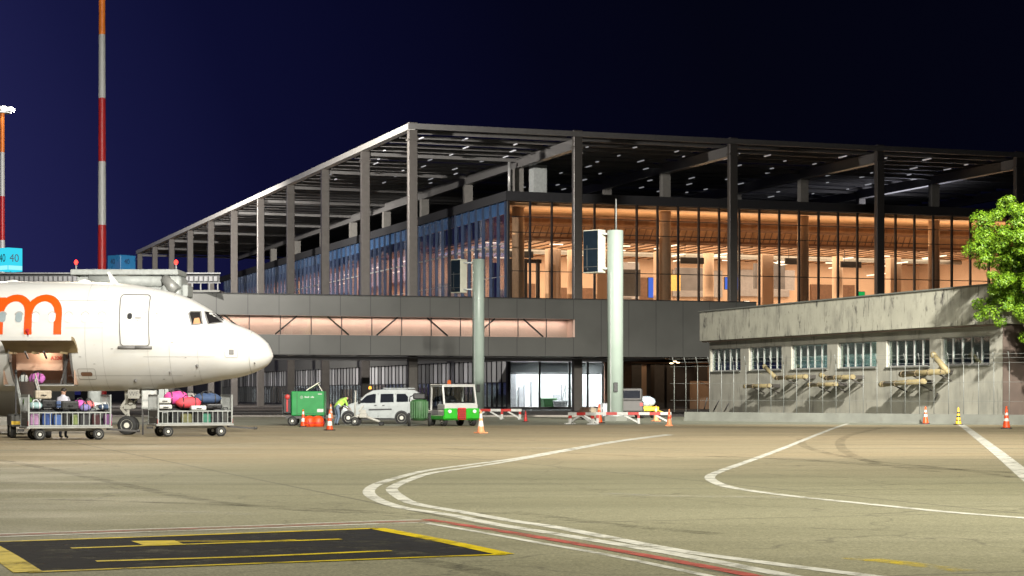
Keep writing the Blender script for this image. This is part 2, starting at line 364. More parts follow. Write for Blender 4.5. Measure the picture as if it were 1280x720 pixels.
c=mixc(rng_(noise(26,(1,1,1),3,.9),.36,.64,0,1),mixc(1.,c,(.62,.62,.62),'MULTIPLY'),mixc(1.,c,(1.5,1.5,1.46),'MULTIPLY'))
c=mixc(rng_(noise(7,(1,1,1),6,.8),.32,.68,0,1),c,mixc(1.,c,(.68,.68,.67),'MULTIPLY'))
vo=N.new('ShaderNodeTexVoronoi'); vo.feature='DISTANCE_TO_EDGE'; vo.inputs['Scale'].default_value=.16; vm=N.new('ShaderNodeVectorMath'); vm.operation='ADD'
nv=N.new('ShaderNodeTexNoise'); nv.inputs['Scale'].default_value=.8; nv.inputs['Detail'].default_value=5; L.new(tc.outputs['Object'],nv.inputs['Vector']); sv=N.new('ShaderNodeVectorMath'); sv.operation='SCALE'; sv.inputs[3].default_value=1.6
L.new(nv.outputs[1],sv.inputs[0]); L.new(tc.outputs['Object'],vm.inputs[0]); L.new(sv.outputs[0],vm.inputs[1]); L.new(vm.outputs[0],vo.inputs['Vector'])
c=mixc(rng_(vo.outputs['Distance'],0,.006,.45,0),c,(.06,.055,.045))
# saw-cut slab joints
sp=N.new('ShaderNodeSeparateXYZ'); rt=N.new('ShaderNodeMapping'); rt.inputs['Rotation'].default_value=(0,0,R(-19.3)); L.new(tc.outputs['Object'],rt.inputs[0]); L.new(rt.outputs[0],sp.inputs[0])
def joint(out):
    a=N.new('ShaderNodeMath'); a.operation='PINGPONG'; a.inputs[1].default_value=3.75; L.new(out,a.inputs[0])
    return rng_(a.outputs[0],.0,.05,.75,0)
for s in (0,1): c=mixc(joint(sp.outputs[s]),c,(.07,.065,.055))
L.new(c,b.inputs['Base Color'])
L.new(rng_(noise(.4,(.4,1,1)),.3,.7,.5,.78),b.inputs['Roughness']); b.inputs['Specular IOR Level'].default_value=.2
bp=N.new('ShaderNodeBump'); bp.inputs['Strength'].default_value=.35; bp.inputs['Distance'].default_value=.01; L.new(noise(30,(1,1,1),4),bp.inputs['Height']); L.new(bp.outputs[0],b.inputs['Normal'])
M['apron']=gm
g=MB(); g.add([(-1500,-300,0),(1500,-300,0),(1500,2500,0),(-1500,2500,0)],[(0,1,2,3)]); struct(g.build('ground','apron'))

ZL=[.004]
def sheet(name,pts,m,z=.004):
    q=MB(); q.add([(p[0],p[1],z) for p in pts],[tuple(range(len(pts)))]); o_=q.build(name,m)
    for p in o_.data.polygons:
        if p.normal.z<0: p.flip()
    return struct(o_)
def smooth_line(pts,n=10):
    out=[]
    P=[Vector(p) for p in pts]; P=[2*P[0]-P[1]]+P+[2*P[-1]-P[-2]]
    for i in range(1,len(P)-2):
        for k in range(n):
            u=k/n; a,b_,c_,d=P[i-1],P[i],P[i+1],P[i+2]
            out.append(.5*((2*b_)+(c_-a)*u+(2*a-5*b_+4*c_-d)*u*u+(3*b_-a-3*c_+d)*u**3))
    out.append(P[-2]); return out
def stripe(name,px,width,m,z=.004,world=None,n=10,off=0.):
    pts=smooth_line(world if world else [G(*p) for p in px],n)
    q=MB(); vs=[];fs=[]
    for i,p in enumerate(pts):
        d=(pts[min(i+1,len(pts)-1)]-pts[max(i-1,0)]); d.z=0; d.normalize(); s=Vector((-d.y,d.x,0))
        for k in (-.5,.5): vs.append((p.x+s.x*(width*k+off),p.y+s.y*(width*k+off),z))
    for i in range(len(pts)-1): fs.append((2*i,2*i+1,2*i+3,2*i+2))
    q.add(vs,fs); o_=q.build(name,m); 
    bm=bmesh.new(); bm.from_mesh(o_.data)
    for f in bm.faces:
        if f.normal.z<0: f.normal_flip()
    bm.to_mesh(o_.data); bm.free()
    return struct(o_)
M['lw']=worn('white_marking',(.55,.54,.47),lo=.33,hi=.5)
M['lrf']=worn('faded_red_marking',(.4,.17,.14),lo=.3,hi=.6,alpha=.75)
M['lwf']=worn('faded_white_marking',(.5,.49,.42),lo=.42,hi=.7,alpha=.7)
M['lr']=worn('red_marking',(.4,.1,.08),lo=.34,hi=.54)
M['ly']=worn('yellow_marking',(.56,.42,.012),lo=.3,hi=.5)
M['lyf']=worn('faded_yellow_marking',(.6,.45,.03),lo=.45,hi=.62,alpha=.85)
M['lb']=worn('black_marking',(.022,.022,.024),lo=.2,hi=.52,rough=.8,alpha=.95)
M['skid']=worn('skid_rubber',(.03,.028,.025),lo=.42,hi=.75,alpha=.5)
outer=[(835,543),(770,551.5),(698,563.8),(643,573.5),(582,581.6),(531,588.8),(491,598.9),(470.5,606),(461.3,613.1),(464.4,620.2),(480.6,628.4),(507,635.5),(541.6,640.6),(572,645.6),(602.5,652.2),(633,657.8),(700,668.4),(840,692),(960,715),(1010,725)]
inner=[(840,543.5),(770,552.5),(698,565.4),(643,575.5),(582,585.1),(537.5,591.8),(511,599.9),(494.8,607),(489.8,612.1),(496.9,619.3),(511,627.3),(531.4,632.4),(562,637.5),(602.5,644.6),(643.1,651.7),(700,660.2),(840,687),(960,704),(1090,720.5),(1130,726)]
stripe('outer_white_line',outer,.2,'lw'); stripe('inner_white_line',inner,.2,'lw')
redl=[(533,649.7),(612.7,661.9),(700,676.5),(780,690),(860,704.5),(940,720),(980,728)]
stripe('red_line',redl,.17,'lr',z=.006)
stripe('red_edge_line',[(527,653),(612,667.5),(673.6,678.7),(760,694),(880,719),(920,728)],.11,'lw')
thin=[(540,651.5),(470,653.3),(320,658.8),(160,664),(0,669.5),(-60,671.5)]
stripe('thin_red_line',thin,.2,'lrf',z=.006)
stripe('thin_white_line',[(x,y+1.7) for x,y in thin],.13,'lw'); stripe('thin_white_line',[(x,y-1.7) for x,y in thin],.1,'lw')
curve=[(1060,529.5),(1046,534),(1020.5,543.7),(977.5,561),(936,576.4),(898,590),(887.5,596.2),(893,602.3),(915.6,609.7),(977.5,618.7),(1080.6,629.7),(1183.8,640),(1280,647.6),(1400,657)]
stripe('curved_white_line',curve,.2,'lw')
stripe('stand_white_line',[(1195,528.5),(1204,532.7),(1240,560),(1280,592.5),(1340,642)],.34,'lw')
stripe('old_yellow_line',[(1060,697),(1130,704),(1208,714)],.3,'lyf')
stripe('old_white_line',[(760,617),(840,620.3),(985,621.8)],.35,'lwf'); stripe('old_white_line',[(175,639),(240,640),(315,643.5)],.35,'lwf')
stripe('old_white_line',[(560,556.5),(620,558.5),(720,561.5)],.3,'lwf'); stripe('old_white_line',[(0,553),(200,556),(330,558)],.5,'lwf')
A_,B_,C_,D_=(471,661),(632,693.5),(35,716),(-25,678.6)
sheet('black_panel',[G(*p) for p in (A_,B_,C_,D_)],'lb',.004)
stripe('yellow_border',[A_,(552,676.5),B_],.2,'ly',.008); stripe('yellow_border',[B_,(335,704.5),C_],.11,'ly',.008)
stripe('yellow_border',[C_,(5,696),D_],.26,'ly',.008); stripe('yellow_border',[D_,(200,671),A_],.14,'ly',.008)
stripe('yellow_numeral_stroke',[(89,686),(200,682.2),(426,674.6)],.13,'ly',.008)
sheet('yellow_numeral_block',[G(*p) for p in ((164,677.2),(218,676.4),(232,682),(182,683.3))],'ly',.0095)
stripe('yellow_numeral_stroke',[(220,677.3),(320,677),(370,675.5)],.08,'ly',.008)
stripe('yellow_numeral_stroke',[(120,702.3),(320,696.2),(488,689)],.14,'ly',.008)
# rubber left by tyres
for pts,wd in (([(1000,548),(1010,560),(1080,575),(1180,585),(1290,600)],.28),([(1110,533),(1060,545),(1052,560),(1090,578),(1170,590)],.3),
               ([(0,575),(80,590),(160,607),(260,626),(420,640),(640,642)],.3),([(60,624),(250,630),(420,637),(640,650)],.3),
               ([(880,570),(1000,575),(1120,583),(1290,592)],.6),([(640,640),(760,655),(900,668)],.3),([(430,690),(520,700),(640,722)],.3),([(540,560),(700,566),(840,572)],.4)):
    stripe('tyre_mark',pts,wd,'skid',.0025)
sheet('pavement',[(-90,134,0),(9,134,0),(26,137,0),(60,150,0),(110,230,0),(60,420,0),(-190,420,0)],'asphalt',.003)
q=MB(); q.bar((-90,133.8,.06),(9,133.8,.06),.3,.12); struct(q.build('kerb','kerb'))
# ------------------------------------------------------------------ terminal
TA=R(19.3); B=15.9; BS=16.4
ter=thing('airport_terminal','large glazed terminal under a steel canopy on tall columns, lit orange inside','terminal',(-8.97,175,0),TA)
def tp(name,mb,m,parent=ter,**k): return mb.build(name,m,parent,**k)
NX=4; NY=10; ZT=25.85
# perimeter columns
def column(x,y,deep=False):
    q=MB(); q.rbox(x-.42,x+.42,y-.3,y+.3,0,ZT+.15,.04,1); q.box(x-.5,x+.5,y-.38,y+.38,ZT-1.5,ZT-1.35)
    return tp('column',q,'canopy_col')
for i in range(NX+2): column(B*i,0)
for j in range(1,NY+1): column(0,BS*j)
# roof edge trim and frame
q=MB(); q.box(-.55,.12,-.45,BS*NY+.5,ZT-.55,ZT); tp('roof_edge',q,'canopy_edge')
q=MB(); q.box(-.55,B*(NX+1)+.6,-.62,-.46,ZT-.5,ZT); tp('roof_edge',q,'canopy')
for i in range(1,NX+2):
    q=MB(); q.box(B*i-.22,B*i+.22,.35,BS*NY,ZT-1.5,ZT-.6); q.box(B*i-.35,B*i+.35,.35,BS*NY,ZT-1.6,ZT-1.5); tp('girder',q,'canopy')
for j in range(1,NY+1):
    q=MB(); q.box(.3,B*(NX+1),BS*j-.1,BS*j+.1,ZT-.95,ZT-.62); tp('cross_beam',q,'canopy')
# secondary purlins with the sun-shade slats between: one pattern
q=MB(); s2=MB(); y=2.0; k=0
while y<BS*NY-1:
    q.box(.3,B*(NX+1),y-.09,y+.09,ZT-.6,ZT-.28); y+=3.28
tp('purlins',q,'canopy')
y=.9
while y<BS*NY-1:
    for x0 in (0.35,B+.35,2*B+.35,3*B+.35,4*B+.35):
        if rng.random()<.93: s2.box(x0,x0+B-.7,y-.26,y+.26,ZT-.27,ZT-.2)
    y+=1.09
tp('shade_slats',s2,'slat')
M['fit']=mat('canopy_lamp',(.7,.7,.72),.4,var=0,emit=(.95,.96,1),es=.22)  # faintly glowing bars stand for mast light falling through the slat gaps
f0=None
for r in range(8):
    for cx in range(12):
        q=MB(); xx=1.9+cx*5.3+(r%2)*1.3; yy=3.5+r*5.3
        if f0 is None:
            q.rbox(-.11,.11,-.55,.55,-.1,.0,.03,1); f0=q.build('canopy_light','fit',ter); f0.location=(xx,yy,ZT-.7); continue
        c_=f0.copy(); col.objects.link(c_); c_.location=(xx+rng.uniform(-1.3,1.3),yy+rng.uniform(-1.4,1.4),ZT-.7); c_.scale=(rng.uniform(.6,1.2),rng.uniform(.35,1.5),1)
# roof-top uprights carrying the canopy over the hall
GX=13.98; ZR=21.35; ZF=10.6; XE=B*(NX+1); YE=BS*NY
hc=None
def hall_column(i,j):
    q=MB(); q.smooth=True; q.lathe([(.62,ZF),(.62,ZR-.4)],(B*i,BS*j if i==1 else B*j,0),20); q.lathe([(.72,ZF),(.72,ZF+.5)],(B*i,BS*j if i==1 else B*j,0),20)
    q.smooth=False; X=B*i; Y_=BS*j if i==1 else B*j
    p_=MB(); p_.box(X-.45,X+.45,Y_-.4,Y_+.4,ZR+.31,ZT-1.62); tp('canopy_post',p_,'post')
    return tp('hall_column',q,'hallcol')
for i in range(1,NX+1): hall_column(i,1)
for j in range(2,9): hall_column(1,j)
for i in range(2,NX+1): 
    q=MB(); q.smooth=True; q.lathe([(.6,ZF),(.6,ZR-4.4)],(B*i-6.5,25.5,0),16); tp('hall_column',q,'peach')
for i in range(2,NX+1):
    for j in range(2,4):
        q=MB(); q.box(B*i-.4,B*i+.4,B*j-.4,B*j+.4,ZR+.31,ZT-1.62); tp('canopy_post',q,'post')
# glazed box: slabs
q=MB(); q.box(GX+.1,XE,GX+.1,YE,ZF-.9,ZF); tp('hall_floor',q,'hallfloor')
q=MB(); q.box(GX-.35,XE,GX-.35,YE,ZR-.62,ZR+.3); tp('hall_roof',q,'roofdark')
q=MB(); q.box(GX-.3,XE,GX-.3,YE,4.95,ZF-.92); tp('floor_band',q,'clad')
# ceilings, bulkhead, back wall
q=MB(); q.box(GX+.3,XE,GX+.3,GX+9,ZR-1.0,ZR-.64); tp('front_ceiling',q,'wood')
q=MB(); q.box(GX+.3,XE,GX+9,45,17.6,17.8); tp('hall_ceiling',q,'wood')
q=MB(); q.box(GX+.3,XE,GX+8.8,GX+8.98,17.7,ZR-1.02)
tp('bulkhead',q,'bulk')
q=MB()
for k in range(0,62): q.bar((GX+2+k*.78,GX+7.2,17.9),(GX+2+k*.78+.4,GX+7.2,19.0),.08,.1)
q.box(GX+1,XE,GX+7.0,GX+7.4,19.0,19.25); q.box(GX+1,XE,GX+7.0,GX+7.4,17.65,17.9); q.box(GX+1,XE,GX+4.0,GX+4.15,19.6,19.8)
tp('service_truss',q,'brown')
q=MB(); q.box(GX+.3,XE,45,45.3,ZF,17.6); tp('hall_back_wall',q,'peach')
q=MB(); q.box(GX+18,GX+18.3,45.4,YE,ZF,ZR-.7); tp('hall_side_wall',q,'peach')
q=MB(); q.box(GX+.3,GX+18,45.4,YE,18.4,18.6); tp('side_ceiling',q,'wood')
q=MB(); q.box(XE-.2,XE,GX+.2,45,ZF,ZR-.7); tp('hall_end_wall',q,'peach')
# openings in the back wall, shop fronts, counters
for x0,x1,z0,z1,m in ((16,21,ZF,14.2,'greywall'),(24.5,28,ZF,14.4,'brown'),(31,37,ZF,14,'brown'),(39.5,44,12.6,15.4,'brown'),(45.5,52,13.2,16.4,'greywall'),(54,61,13.4,16.6,'greywall'),(64,70,12.8,15.0,'brown')):
    q=MB(); q.box(x0,x1,44.6,44.98,z0,z1); tp('shop_front',q,m)
for x0,x1,y0,z1 in ((30,34,30,12.4),(17,20,26,12.6),(60,66,28,11.8)):
    q=MB(); q.rbox(x0,x1,y0,y0+1.4,ZF,z1,.06,1); q.box(x0+.2,x1-.2,y0-.06,y0-.01,ZF+.3,z1-.3); tp('counter',q,['greywall'])
sr=random.Random(21)
for x0,x1,y0,z0,z1,m in ((15.2,16.2,23,ZF,15.2,'dsteel'),(17,17.3,22,ZF,15.6,'dsteel'),(18.6,18.9,22,ZF,15.6,'dsteel'),(20,20.3,22,ZF,15.6,'dsteel'),(16.6,20.6,22.3,15.2,15.6,'dsteel'),
    (30.2,33.8,27,12.2,15.1,'dsteel'),(33.2,36.2,33,12.2,16.3,'greywall'),(40,42.6,36,13.4,15.2,'yellowpanel'),(43,46.5,38,13.6,16.2,'dgrey2'),(49.6,53.4,31,13.5,16.4,'dgrey2'),(53.6,56.2,34,13.6,15.9,'greywall'),(66,69,30,12.4,13.2,'greywall')):
    q=MB(); q.rbox(x0,x1,y0,y0+.5,z0,z1,.02,1); q.box(x0+.1,x1-.1,y0-.03,y0-.005,z0+(z1-z0)*.12,z0+(z1-z0)*.2); tp('shop_unit',q,m)
for x,z,w_ in ((19,16.2,2.6),(28.5,16.1,2.2),(38.6,16.0,2.8),(51,16.2,2.4),(58,16.0,2.6)):
    q=MB(); q.rbox(x-w_/2,x+w_/2,24,24.2,z-.35,z+.35,.02,1); q.bar((x-w_*.3,24.1,z+.35),(x-w_*.3,24.1,17.6),.05,.05); q.bar((x+w_*.3,24.1,z+.35),(x+w_*.3,24.1,17.6),.05,.05); tp('hanging_sign',q,'dsteel')
q=MB()
for k in range(40): q.bar((GX+1+k*1.6,GX+9.2,17.55),(GX+1+k*1.6,44.5,17.55),.14,.1)
tp('ceiling_battens',q,'brown')
q=MB(); q.smooth=True; q.cyl((GX+2,31,17.1),(XE-3,31,17.1),.3,.3,12); tp('air_duct',q,'steel')
q=MB(); q.box(B+1.2,B+2.6,B-.8,B+.6,ZR+.31,ZR+3.2); tp('roof_cabin',q,'stepgrey')
q=MB(); q.cyl((B-1.3,B-.6,ZR+.3),(B-1.3,B-.6,ZR+3.4),.18,.18,10); tp('roof_vent',q,'alu')
for x in (22,27.5,34.5,47,63):
    q=MB(); q.rbox(x,x+1.4,24,25.2,ZF,16.9,.05,1); tp('pier',q,'peach')
M['scrblue']=lamp('screen_blue',(.08,.17,.75),1.6); M['scrgreen']=lamp('exit_green',(.02,.5,.12),1.2); M['scrwhite']=lamp('lamp_white',(1,.88,.72),3.2); M['line']=lamp('line_light',(1,.85,.64),3.6)
for x,y,z,sx,sz,m in ((46.2,30,14.0,1.7,1.35,'scrblue'),(36.8,31,13.4,.7,2.2,'scrblue'),(61,27,12.9,.8,.5,'scrgreen'),(41,38,11.8,1.1,1.6,'scrwhite'),(47.5,30,11.2,.9,1.5,'scrwhite'),(51,36,11.6,.7,1.5,'scrwhite'),(55,34,11.4,1.0,.8,'scrwhite')):
    q=MB(); q.rbox(x-sx/2-.05,x+sx/2+.05,y,y+.25,z-sz/2-.05,z+sz/2+.05,.03,1); fr=tp('display_screen',q,'black')
    q=MB(); q.box(x-sx/2,x+sx/2,y-.02,y-.004,z-sz/2,z+sz/2); q.build('screen_face',m,fr)
lr=random.Random(3); n=0
for (yy,zz) in ((25,17.5),(30,17.5),(36,17.5),(42,17.5)):
    for k in range(9):
        x=16.5+k*6.6+lr.uniform(-1,1)+(2.5 if yy in(30,42) else 0)
        if x>76: continue
        q=MB(); d=lr.random()<.45
        if d: h_=lr.uniform(1.6,3.2); q.box(-.08,.08,-h_,h_,-.1,0)
        else: h_=lr.uniform(.4,1.1); q.box(-h_,h_,-.08,.08,-.1,0)
        o_=q.build('ceiling_light','line',ter); o_.location=(x,yy+lr.uniform(-1.5,1.5),zz-lr.choice((0,0,.5,1.2)))
for k in range(12):
    q=MB(); q.box(-.08,.08,-1.6,1.6,-.1,0); o_=q.build('ceiling_light','line',ter); o_.location=(GX+5+(k%2)*5,52+k*7.5,18.35)
WARM=(1,.79,.58)
area('hall_light',(45,33,17.3),(0,0,0),60,20,18500,WARM,ter)
area('hall_uplight',(45,31,12.2),(math.pi,0,0),60,14,6500,WARM,ter)  # unseen fill added to brighten the timber ceiling
area('hall_front_light',(45,GX+3.2,17.6),(math.pi,0,0),60,2.5,3600,(1,.72,.45),ter)
area('hall_side_light',(GX+9,100,18.2),(0,0,0),14,100,26000,(1,.7,.46),ter)
# curtain wall panes
M['tglass']=glass('terminal_glass',(.86,.84,.8),.04,.02,(.7,.75,.85)); M['sglass']=glass('side_glass',(.78,.74,.7),.03,.03,(.6,.72,1))
def pane_proto(wd,gm_,side):
    q=MB()
    if side: q.box(-.02,.0,.05,wd-.05,ZF,ZR-1.9)
    else: q.box(.05,wd-.05,-.02,0,ZF,ZR-.75)
    p=q.build('glass_panel',gm_,ter)
    q=MB()
    if side:
        q.box(-.27,.06,-.07,.07,ZF-.3,ZR-.63); fr=q.build('fin','fin',p)
        q=MB(); q.box(-.05,.03,.07,wd-.07,ZR-1.88,ZR-.63); q.build('spandrel','bluespandrel',p)
        q=MB(); q.box(-.09,-.02,.07,wd-.07,16.5,16.62); q.build('transom','steel',p)
        q=MB(); q.box(-.06,-.02,.07,wd-.07,13.3,13.36); q.build('transom','steel',p)
    else:
        q.box(-.08,.08,-.22,.08,ZF-.3,ZR-.63); 
        for z in (ZR-2.2,ZR-3.75,13.75): q.box(.09,wd-.09,-.07,-.022,z,z+.08)
        q.build('mullion','mullion',p)
    return p
wd=2.3; fp=None
k=0
while GX+1.0+wd*(k+1)<XE-.1:
    if fp is None: fp=pane_proto(wd,'tglass',False); o_=fp
    else: o_=copy_tree(fp,ter)
    o_.location=(GX+wd*k,GX,0); k+=1
sd=2.35; spn=None; k=0
while GX+sd*(k+1)<YE-.1:
    if spn is None: spn=pane_proto(sd,'sglass',True); o_=spn
    else: o_=copy_tree(spn,ter)
    o_.location=(GX,GX+.3+sd*k,0); k+=1
q=MB(); q.rbox(GX-.12,GX+.14,GX-.14,GX+.12,0,ZR-.63,.02,1); tp('corner_post',q,'mullion')
# ground floor behind the colonnade
lp=None; k=0
while GX+1.55*(k+1)<YE-.1:
    if lp is None:
        q=MB(); q.box(-.03,0,.04,1.5,2.75,4.9); lp=q.build('ground_panel','opal',ter)
        q=MB(); q.box(-.02,-.005,.04,1.5,.25,2.68); q.build('shop_glass','clear',lp)
        q=MB(); q.box(-.14,.05,-.04,.035,0,4.94); q.box(-.08,.03,.04,1.5,2.68,2.75); q.box(-.08,.03,.04,1.5,0,.25); q.build('mullion','mullion',lp); o_=lp
    else: o_=copy_tree(lp,ter)
    o_.location=(GX,GX+.2+1.55*k,0); k+=1
gr=random.Random(11)
q=MB(); q.box(GX+6,GX+6.2,22,YE,0,4.9); tp('ground_back_wall',q,'greywall')
q=MB(); q.box(GX,62,YE+.5,YE+200,0,11.5); tp('rear_wing',q,'clad')
q=MB(); q.box(-70,GX-1,YE+205,YE+206,0,11.5); tp('rear_wing',q,'clad')
for k in range(26):
    y0=24+k*5+gr.uniform(-1,1); m=gr.choice(['whitewall','navy','brown','opal','whitewall','peach'])
    q=MB(); q.box(GX+gr.uniform(1,4),GX+gr.uniform(4.2,5.8),y0,y0+gr.uniform(.2,1.8),.02,gr.uniform(2.2,3.6)); tp('partition',q,m)
area('ground_side_light',(GX+3,85,4.85),(0,0,0),3,120,4200,(.95,.92,1),ter)
# bright room at the corner, dark wall, then the warm undercroft
x0,x1=GX+.3,24.2
q=MB(); q.box(x0,x1,GX+7.4,GX+7.5,0,4.9); q.box(x0,x0+.1,GX+.3,GX+7.38,0,4.9); q.box(x1-.1,x1,GX+.3,GX+7.38,0,4.9); q.box(x0+.12,x1-.12,GX+.3,GX+7.38,4.8,4.9); tp('bright_room',q,'whitewall')
area('bright_room_light',((x0+x1)/2+.6,GX+3.6,4.6),(0,0,0),6.5,5,2700,(1,.98,1),ter)
for xa,xb,m in ((x0,x0+2.1,'brown'),):
    q=MB(); q.box(xa,xb,GX+4.4,GX+4.55,0,4.78); tp('room_screen',q,'greywall')
for x_,y_,w_,h_ in ((17.6,GX+6.9,.5,2.3),(19.0,GX+7.1,.12,2.9),(21.3,GX+6.6,.7,1.5),(22.3,GX+7,.1,2.6),(18.2,GX+7,.08,2.6),(23.2,GX+5.5,.5,2.0)):
    q=MB(); q.rbox(x_,x_+w_,y_,y_+.3,.02,h_,.02,1); tp('room_fitting',q,'greywall')
gp=None
for xa in (14.1,17.3,20.5,22.45):
    wd2={14.1:3.2,17.3:3.2,20.5:1.95,22.45:1.75}[xa]
    q=MB(); q.box(xa+.1,xa+wd2-.05,GX-.02,GX,.3,4.75); p=tp('shop_window',q,'clear')
    q=MB(); q.box(xa-.1,xa+.08,GX-.16,GX+.05,0,4.93); q.box(xa+.1,xa+wd2-.12,GX-.1,GX+.03,3.55,3.65); q.box(xa+.1,xa+wd2-.12,GX-.1,GX+.03,0,.28); q.build('frame','mullion',p)
    q=MB(); q.box(xa+.1,xa+wd2-.12,GX+.02,GX+.05,3.67,4.74); q.build('opal_transom','opal',p)
q=MB(); q.box(24.3,27.2,GX-.1,GX+.2,0,4.93); tp('ground_wall',q,'brown')
q=MB(); q.box(27.2,XE,GX+8,GX+8.3,0,4.93); tp('undercroft_back_wall',q,'dgrey2')
q=MB(); q.box(30.2,32,GX+7.2,GX+7.9,.02,4.7); q.box(38,41,GX+7.2,GX+7.9,.02,4.7); tp('lit_bay',q,'peach')  # peach blocks give the dark wall its warm lit patches by colour
q=MB(); q.box(24.3,XE,-2,GX+8,4.78,4.92); tp('undercroft_soffit',q,'wood')
for x in (27.6,29.6,32.2,33.6,37.2,39.5,41.6):
    q=MB(); q.box(x,x+1.1,GX+5.5,GX+6.6,0,4.77); tp('undercroft_pier',q,'dsteel')
for x,w_ in ((36,2.6),(42,3)):
    q=MB(); q.box(x,x+w_,GX+2.5,GX+5,0,2.9); q.add([(x,GX+2.4,2.9),(x+w_,GX+2.4,1.7),(x+w_,GX+5,1.7),(x,GX+5,2.9),(x,GX+2.4,2.95),(x+w_,GX+2.4,1.75),(x+w_,GX+5,1.75),(x,GX+5,2.95)],[(0,1,2,3),(7,6,5,4),(0,4,5,1),(2,6,7,3)]); tp('stair_enclosure',q,'peach')
M['down']=lamp('downlight',(1,.72,.42),14)
for x,y in ((28.5,6),(31.5,12),(35,5),(38.5,11),(33,17),(41.5,6)):
    q=MB(); q.lathe([(.16,-.06),(.16,0)],(0,0,0),10); o_=q.build('downlight','down',ter); o_.location=(x,y,4.77)
area('undercroft_light',(36,GX+2,4.6),(0,0,0),16,10,300,(1,.68,.42),ter)

area('canopy_uplight',(66,24,22.2),(R(180),R(-12),0),6,14,900,(.86,.86,1),ter)
# ------------------------------------------------------------------ boarding gallery in front
gal=thing('boarding_gallery','long grey clad gallery with a peach lit window strip running in front of the terminal','gallery',(-8.97,175,0),TA)
gx0,gx1=-46,32.1; gy0,gy1=-4.5,-1.2; wx1=13.96
q=MB(); q.box(gx0,gx1,gy0,gy1,8.3,10.1); q.box(gx0,gx1,gy0,gy1,4.95,6.67); q.box(wx1,gx1,gy0,gy1,6.67,8.3); q.box(gx0,wx1,gy1-.12,gy1,6.67,8.3)
q.cur=1
for k in range(0,30):
    x=gx0+.4+k*2.7
    if x<gx1: q.box(x-.02,x+.02,gy0-.006,gy0-.002,8.32,10.06); q.box(x-.02,x+.02,gy0-.006,gy0-.002,4.98,6.64)
    if wx1<x<gx1: q.box(x-.02,x+.02,gy0-.006,gy0-.002,6.66,8.3)
q.build('cladding',['clad','joint'],gal)
q=MB(); q.box(gx0,gx1,gy0-.05,gy0+.3,10.1,10.17); q.build('coping','mullion',gal)
q=MB(); q.box(gx0,wx1-.1,gy0+1.7,gy0+1.8,6.7,8.28); q.build('corridor_wall','pinkwall',gal)
k=0; x=wx1-2.7; wp=None
while x>gx0:
    if wp is None:
        q=MB(); q.box(.03,2.67,0,.02,6.69,8.28); wp=q.build('window','clear',gal); q=MB(); q.box(-.04,.03,-.05,.06,6.68,8.29); q.build('frame','mullion',wp); o_=wp
    else: o_=copy_tree(wp,gal)
    o_.location=(x,gy0+.16,0)
    kk=k%10
    x-=2.7; k+=1
# diagonal braces just behind the glass
bx=wx1-2.9; d=0
while bx>gx0+5:
    q=MB()
    if d%2==0: q.bar((bx-1.9,gy0+.45,8.28),(bx,gy0+.45,6.7),.12,.16,(0,1,0))
    else: q.bar((bx,gy0+.45,8.28),(bx-1.9,gy0+.45,6.7),.12,.16,(0,1,0))
    q.build('brace','mullion',gal); bx-=(4.6 if d%2==0 else 4.4); d+=1
area('gallery_strip_light',((gx0+wx1)/2,gy0+1.25,8.22),(0,0,0),wx1-gx0-1,.3,1500,(1,.74,.64),gal)
q=MB(); q.box(gx0,gx1,gy1+.1,GX-.4,4.78,4.9); q.build('soffit','opal',gal)
q=MB(); q.box(wx1-.1,wx1,gy0+.1,gy1-.1,6.7,8.28); q.build('corridor_end','pinkwall',gal)
# ------------------------------------------------------------------ pier walkway to the left, above the aircraft
pier=thing('pier_walkway','long raised walkway with a parapet of small square panels behind the aircraft','walkway',(-24.7,168.5,0),0)
px1=0; px0=-40
q=MB(); q.box(px0,px1,-4.3,-1.4,10.18,10.35); q.build('deck','clad',pier)
q=MB(); q.box(px0,px1+.1,-4.36,-4.2,11.72,11.82); q.box(px0,px1+.1,-4.34,-4.24,10.92,10.98); q.build('top_rail','railgrey',pier)
q=MB(); q.box(px0,px1,-4.22,-4.2,10.98,11.72); q.build('back_panel','joint',pier)
q=MB(); x=px1-.2; 
while x>px0: q.box(x-.27,x,-4.3,-4.25,11.1,11.5); x-=.41
q.build('square_panels','railgrey',pier)
q=MB(); x=px1-.15
while x>px0: q.box(x-.05,x+.05,-4.32,-4.24,10.35,10.92); x-=.72
q.build('balusters','railgrey',pier)
# ------------------------------------------------------------------ low concrete building on the right
BR=Vector((25.9+.25,105,0)); BA=TA+R(90)      # local x runs along the face away from the camera, local y points to the camera's left (outwards)
con=thing('concrete_building','low weathered concrete building with a streaked blank fascia and six strip windows','building',tuple(BR),BA)
BL=38.0
def fx(px,off=0.):
    """distance along the face for a picture column, for a plane set back by off"""
    k=(px-640)/F; ux,uy=math.cos(BA),math.sin(BA); nx,ny=-math.sin(BA),math.cos(BA)
    ox,oy=BR.x-nx*off,BR.y-ny*off
    return (k*oy-ox)/(ux-k*uy)
SB=.5   # wall plane behind the fascia
q=MB()
wins=[(888,925.6),(936,977),(989,1034),(1047,1095.6),(1107.7,1162),(1176,1237)]
wz0,wz1=3.22,4.8
spans=[tuple(sorted((fx(a,SB),fx(b,SB)))) for a,b in wins]; spans.sort()
xs=[.15]
for a,b in spans: xs+=[a,b]
xs.append(BL-.6)
DP=-13
q.box(.15,BL-.6,-SB-.55,-SB,0,wz0-.05); q.box(.15,BL-.6,-SB-.55,-SB,wz1,5.36)
for i in range(0,len(xs),2): q.box(xs[i],xs[i+1],-SB-.55,-SB,wz0-.05,wz1)
q.box(BL-.95,BL-.6,DP,-SB-.56,0,5.36); q.box(.15,BL-.6,DP-.35,DP-.01,0,5.36)
q.build('wall','concrete',con)
